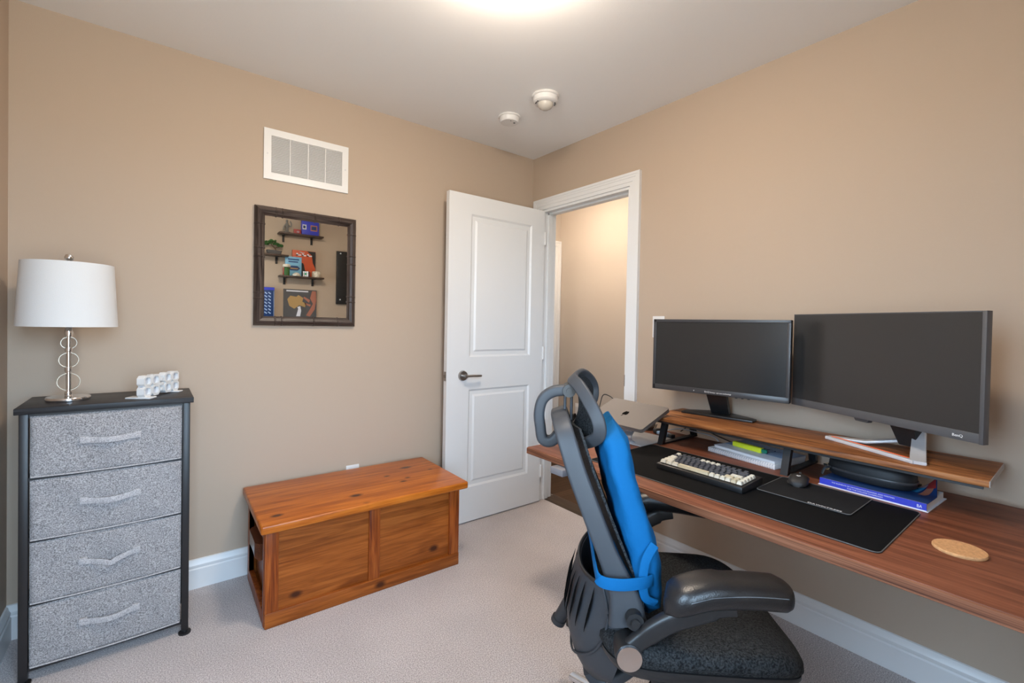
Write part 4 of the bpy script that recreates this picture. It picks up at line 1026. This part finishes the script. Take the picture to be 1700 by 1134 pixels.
sp = catmull([(-.105, -.186, .640), (-.135, -.204, .641), (-.185, -.214, .640), (-.228, -.206, .642), (-.238, -.175, .655), (-.236, 0, .668), (-.238, .175, .655), (-.228, .206, .642), (-.185, .214, .640), (-.135, .204, .641), (-.105, .186, .640)], 5)
m = MB(); m.sweep(sp, rrect(.004, .029, .0015, 2), (0, 0, 1)); m.build('strap', 'blue', cush)
for s in (-1, 1):
    m = MB(); m.sweep(catmull([(-.100, s*.183, .725), (-.122, s*.192, .690), (-.128, s*.194, .640), (-.120, s*.190, .600), (-.095, s*.184, .585)]), rrect(.008, .022, .003, 3), (1, 0, 0), None); m.build('strap_loop', 'blue', cush)

# ------------------------------------------------------------------ things on the front wall, seen in the mirror
FY = -RD
def shelf(label, x0, x1, z, b0, b1):
    v = thing('wall_shelf', label, 'shelf', ((x0+x1)/2, FY, z), group='small wall shelves seen in the mirror'); hw_ = (x1-x0)/2
    MB().box(-hw_, hw_, 0, .12, 0, .016, .001).build('board', 'shelfwood', v)
    for b in (b0, b1):
        if b is None: continue
        m = MB(); bx = b-(x0+x1)/2; m.box(bx-.011, bx+.011, 0, .006, -.075, 0); m.box(bx-.011, bx+.011, 0, .10, -.006, 0)
        m.build('bracket', 'black_metal', v, smooth=False)
    return v
shelf('top wall shelf in the mirror, holding the grey figure and blue box', -1.135, -.695, 2.150, -1.077, -.793)
shelf('left wall shelf in the mirror, holding the bonsai', -1.45, -1.045, 1.912, -1.40, -1.141)
shelf('lowest wall shelf in the mirror, holding the two books and puzzle cube', -1.125, -.685, 1.700, -1.063, -.777)
v = thing('figurine', 'small grey standing figurine on the top shelf in the mirror', 'figurine', (-1.055, FY+.06, 2.166))
m = MB(); m.lathe([(0, 0), (.036, 0), (.034, .012), (.018, .018), (.016, .05), (.022, .07), (.014, .10), (.009, .112), (.014, .125), (.008, .14), (0, .143)], n=16)
m.tube(catmull([(.012, 0, .085), (.035, .01, .07), (.04, .012, .10), (.028, .01, .125)]), .007, 8); m.tube(catmull([(-.012, 0, .085), (-.03, .012, .06), (-.036, .015, .03)]), .008, 8)
m.build('figure', 'stone', v)
v = thing('small_box', 'small dark red picture box on the top shelf in the mirror', 'box', (-.952, FY+.06, 2.166))
MB().box(-.036, .036, -.01, .01, 0, .052, .001).build('box_body', 'red_cover', v); MB().sphere((.005, .011, .026), .012, (1.3, .2, 1)).build('picture', 'mauve', v)
v = thing('game_box', 'bright blue boxed game on the top shelf in the mirror', 'box', (-.825, FY+.06, 2.166))
MB().box(-.087, .087, -.022, .022, 0, .165, .001).build('box_body', 'blue_cover', v)
m = MB(); m.box(.035-.035, .035+.035, .022, .0228, .05, .112, mtx=Matrix.Identity(4)); m.build('picture', 'salmon', v, smooth=False)
m = MB(); m.box(-.080, -.042, .022, .0226, .06, .11); m.build('picture', 'white_ink', v, smooth=False)
m = MB(); m.box(-.075, -.05, .0226, .0230, .07, .10); m.box(.01, .06, .0228, .0232, .062, .10); m.build('picture', 'navy_cover', v, smooth=False)
v = thing('bonsai', 'small green bonsai in a grey tray pot on the left shelf in the mirror', 'plant', (-1.175, FY+.06, 1.928))
m = MB(); m.loft([[(a*.9, b*.9, 0) for a, b in rrect(.13, .07, .008)], [(a, b, .04) for a, b in rrect(.14, .08, .008)], [(a*.9, b*.9, .036) for a, b in rrect(.14, .08, .008)]]); m.build('pot', 'pot', v)
m = MB(); m.tube(catmull([(.0, 0, .03), (.015, 0, .05), (-.005, 0, .075), (-.03, 0, .10)]), .006, 8); m.tube(catmull([(0, 0, .06), (.03, 0, .075), (.05, 0, .08)]), .004, 8); m.build('trunk', 'bark', v)
m = MB()
for k in range(150):
    c = random.choice([(-.055, 0, .115, .035), (-.02, 0, .135, .035), (.02, .0, .11, .03), (.055, 0, .095, .03), (-.08, 0, .10, .025)])
    a = random.random()*6.28; r = random.random()**.5
    m.sphere((c[0]+c[3]*r*math.cos(a), c[3]*.8*r*math.sin(a), c[2]+random.uniform(-.010, .012)), random.uniform(.006, .011), (1.2, 1, .7), 8)
m.build('foliage', 'leaf', v)
v = thing('book', 'tall red and black book standing behind the light blue one in the mirror', 'book', (-.875, FY+.025, 1.716), group='books on the lowest wall shelf')
MB().box(-.118, .118, -.010, .010, 0, .285, .001).build('cover', 'orange_p', v)
m = MB(); m.prism([(-.110, .001), (.05, .001), (.04, .05), (.01, .075), (.0, .13), (-.01, .15), (-.035, .155), (-.05, .13), (-.055, .08), (-.09, .05), (-.110, .04)], 'Y', .010, .0108); m.prism([(.03, .283), (.117, .283), (.117, .10), (.09, .16), (.08, .24)], 'Y', .010, .0108); m.build('cover_print', 'chair_d', v, smooth=False)
m = MB()
for x, z, w_, h_ in ((-.08, .228, .05, .026), (-.02, .226, .04, .026), (.03, .226, .05, .026), (-.045, .258, .05, .010)): m.box(x, x+w_, .0108, .0114, z, z+h_*.5); m.box(x, x+w_*.35, .0108, .0114, z, z+h_)
m.build('cover_lettering', 'white_cover', v, smooth=False)
v = thing('book', 'light blue illustrated book in front of the red one in the mirror', 'book', (-.988, FY+.062, 1.716), group='books on the lowest wall shelf')
MB().box(-.080, .080, -.008, .008, 0, .205, .001).build('cover', 'skyblue', v)
m = MB(); m.prism([(-.05, .09), (-.02, .11), (.04, .11), (.065, .085), (.04, .06), (-.03, .06)], 'Y', .008, .0088); m.box(-.055, .055, .008, .0088, .170, .184); m.box(-.05, .045, .008, .0088, .145, .158); m.build('cover_print', 'navy_cover', v, smooth=False)
m = MB(); m.prism([(-.04, .075), (.04, .075), (.05, .085), (-.045, .088)], 'Y', .0088, .0094); m.build('cover_print', 'gold', v, smooth=False)
v = thing('snow_globe', 'small ornament with a white cap beside the light blue book in the mirror', 'ornament', (-1.060, FY+.095, 1.716))
m = MB(); m.lathe([(0, 0), (.028, 0), (.030, .03), (.028, .07), (.022, .085), (0, .085)], n=20); m.build('globe', 'leaf', v)
m = MB(); m.lathe([(0, .085), (.036, .088), (.038, .105), (.028, .118), (0, .12)], n=20); m.build('cap', 'ivory', v)
MB().box(-.033, -.018, -.02, .01, .005, .08, .003).build('trim_strip', 'red_cover', v)
v = thing('ornament', 'low white shell shaped ornament in front of the light blue book in the mirror', 'ornament', (-.965, FY+.10, 1.716))
MB().lathe([(0, 0), (.04, 0), (.042, .012), (.025, .03), (.01, .036), (0, .037)], n=20).build('shell_shape', 'ivory', v)
v = thing('puzzle_cube', 'small puzzle cube with white and green stickers in the mirror', 'toy', (-.862, FY+.09, 1.716), R(32))
MB().box(-.0285, .0285, -.0285, .0285, 0, .057, .003).build('cube_body', 'black_plastic', v)
for i_ in range(3):
    for k_ in range(3):
        a, c_ = -.019+.019*i_, .0095+.019*k_
        MB().box(a-.0078, a+.0078, .0284, .0291, c_-.0078, c_+.0078).build('sticker', 'green_c' if i_ == 1 and k_ == 1 else 'white_ink', v, smooth=False)
        MB().box(.0284, .0291, a-.0078, a+.0078, c_-.0078, c_+.0078).build('sticker', 'red_cover' if (i_+k_) % 2 else 'bezel_g', v, smooth=False)
v = thing('jar', 'round mottled ivory jar at the shelf end in the mirror', 'jar', (-.757, FY+.07, 1.716))
MB().lathe([(0, 0), (.040, 0), (.045, .01), (.045, .055), (.040, .065), (.034, .066), (.034, .01), (0, .01)], n=32).build('jar_body', 'ivory', v)
v = thing('poster', 'square dark picture with orange shapes at the bottom of the mirror', 'picture', (-.902, FY+.001, 1.270))
MB().box(-.168, .168, 0, .008, 0, .310).build('board', 'bezel_g', v, smooth=False)
m = MB(); m.prism([(.03, .14), (-.03, .16), (-.08, .12), (-.13, .15), (-.15, .22), (-.12, .26), (-.06, .25), (-.04, .27), (.01, .24), (.0, .20), (.04, .18)], 'Y', .008, .0088)
bmesh.ops.translate(m.bm, vec=(.02, 0, -.02), verts=m.bm.verts); m.build('picture_print', 'gold', v, smooth=False)
v2 = v
m = MB(); m.prism([(.16, .30), (.12, .30), (.10, .22), (.13, .16), (.10, .10), (.06, .03), (.10, .02), (.15, .10), (.165, .2)], 'Y', .008, .0088); m.prism([(.10, .20), (.04, .235), (.03, .22), (.09, .17)], 'Y', .008, .0088); m.prism([(.11, .15), (.04, .17), (.05, .15), (.10, .13)], 'Y', .008, .0088); m.build('picture_print', 'salmon', v, smooth=False)
m = MB(); m.box(-.14, .08, .008, .0088, .285, .298); m.prism([(-.04, .02), (-.02, .10), (-.03, .12), (.0, .13), (.01, .08), (.0, .02)], 'Y', .0088, .0094); m.build('picture_print', 'white_cover', v, smooth=False)
v = thing('game_box', 'blue and white patterned box at the lower left of the mirror', 'box', (-1.30, FY+.001, 1.270))
MB().box(-.135, .135, 0, .05, 0, .315, .001).build('box_body', 'navy_cover', v)
m = MB()
for k in range(7):
    for q in range(3):
        c_ = Matrix.Translation((.02+.035*q, .0505, .05+.034*k)) @ Matrix.Rotation(R(35), 4, 'Y'); m.box(-.014, .014, -.0004, .0004, -.006, .004, mtx=c_)
for x in (-.12, .13): m.box(x-.0015, x+.0015, .05, .0508, .01, .28)
m.build('box_print', 'paleblue', v, smooth=False)
MB().box(-.135, .135, .0502, .0508, .285, .312).build('box_print', 'blue_cover', v, smooth=False)
v = thing('wall_panel', 'tall black metal panel with two pale screws at the right of the mirror', 'panel', (-.465, FY+.001, 1.44))
MB().box(-.06, .063, 0, .03, 0, .60, .003).build('panel_plate', 'black_metal', v)
for z in (.05, .575): MB().cyl((-.020, .03, z), (-.020, .033, z), .008, n=12).build('screw', 'white_ink', v)
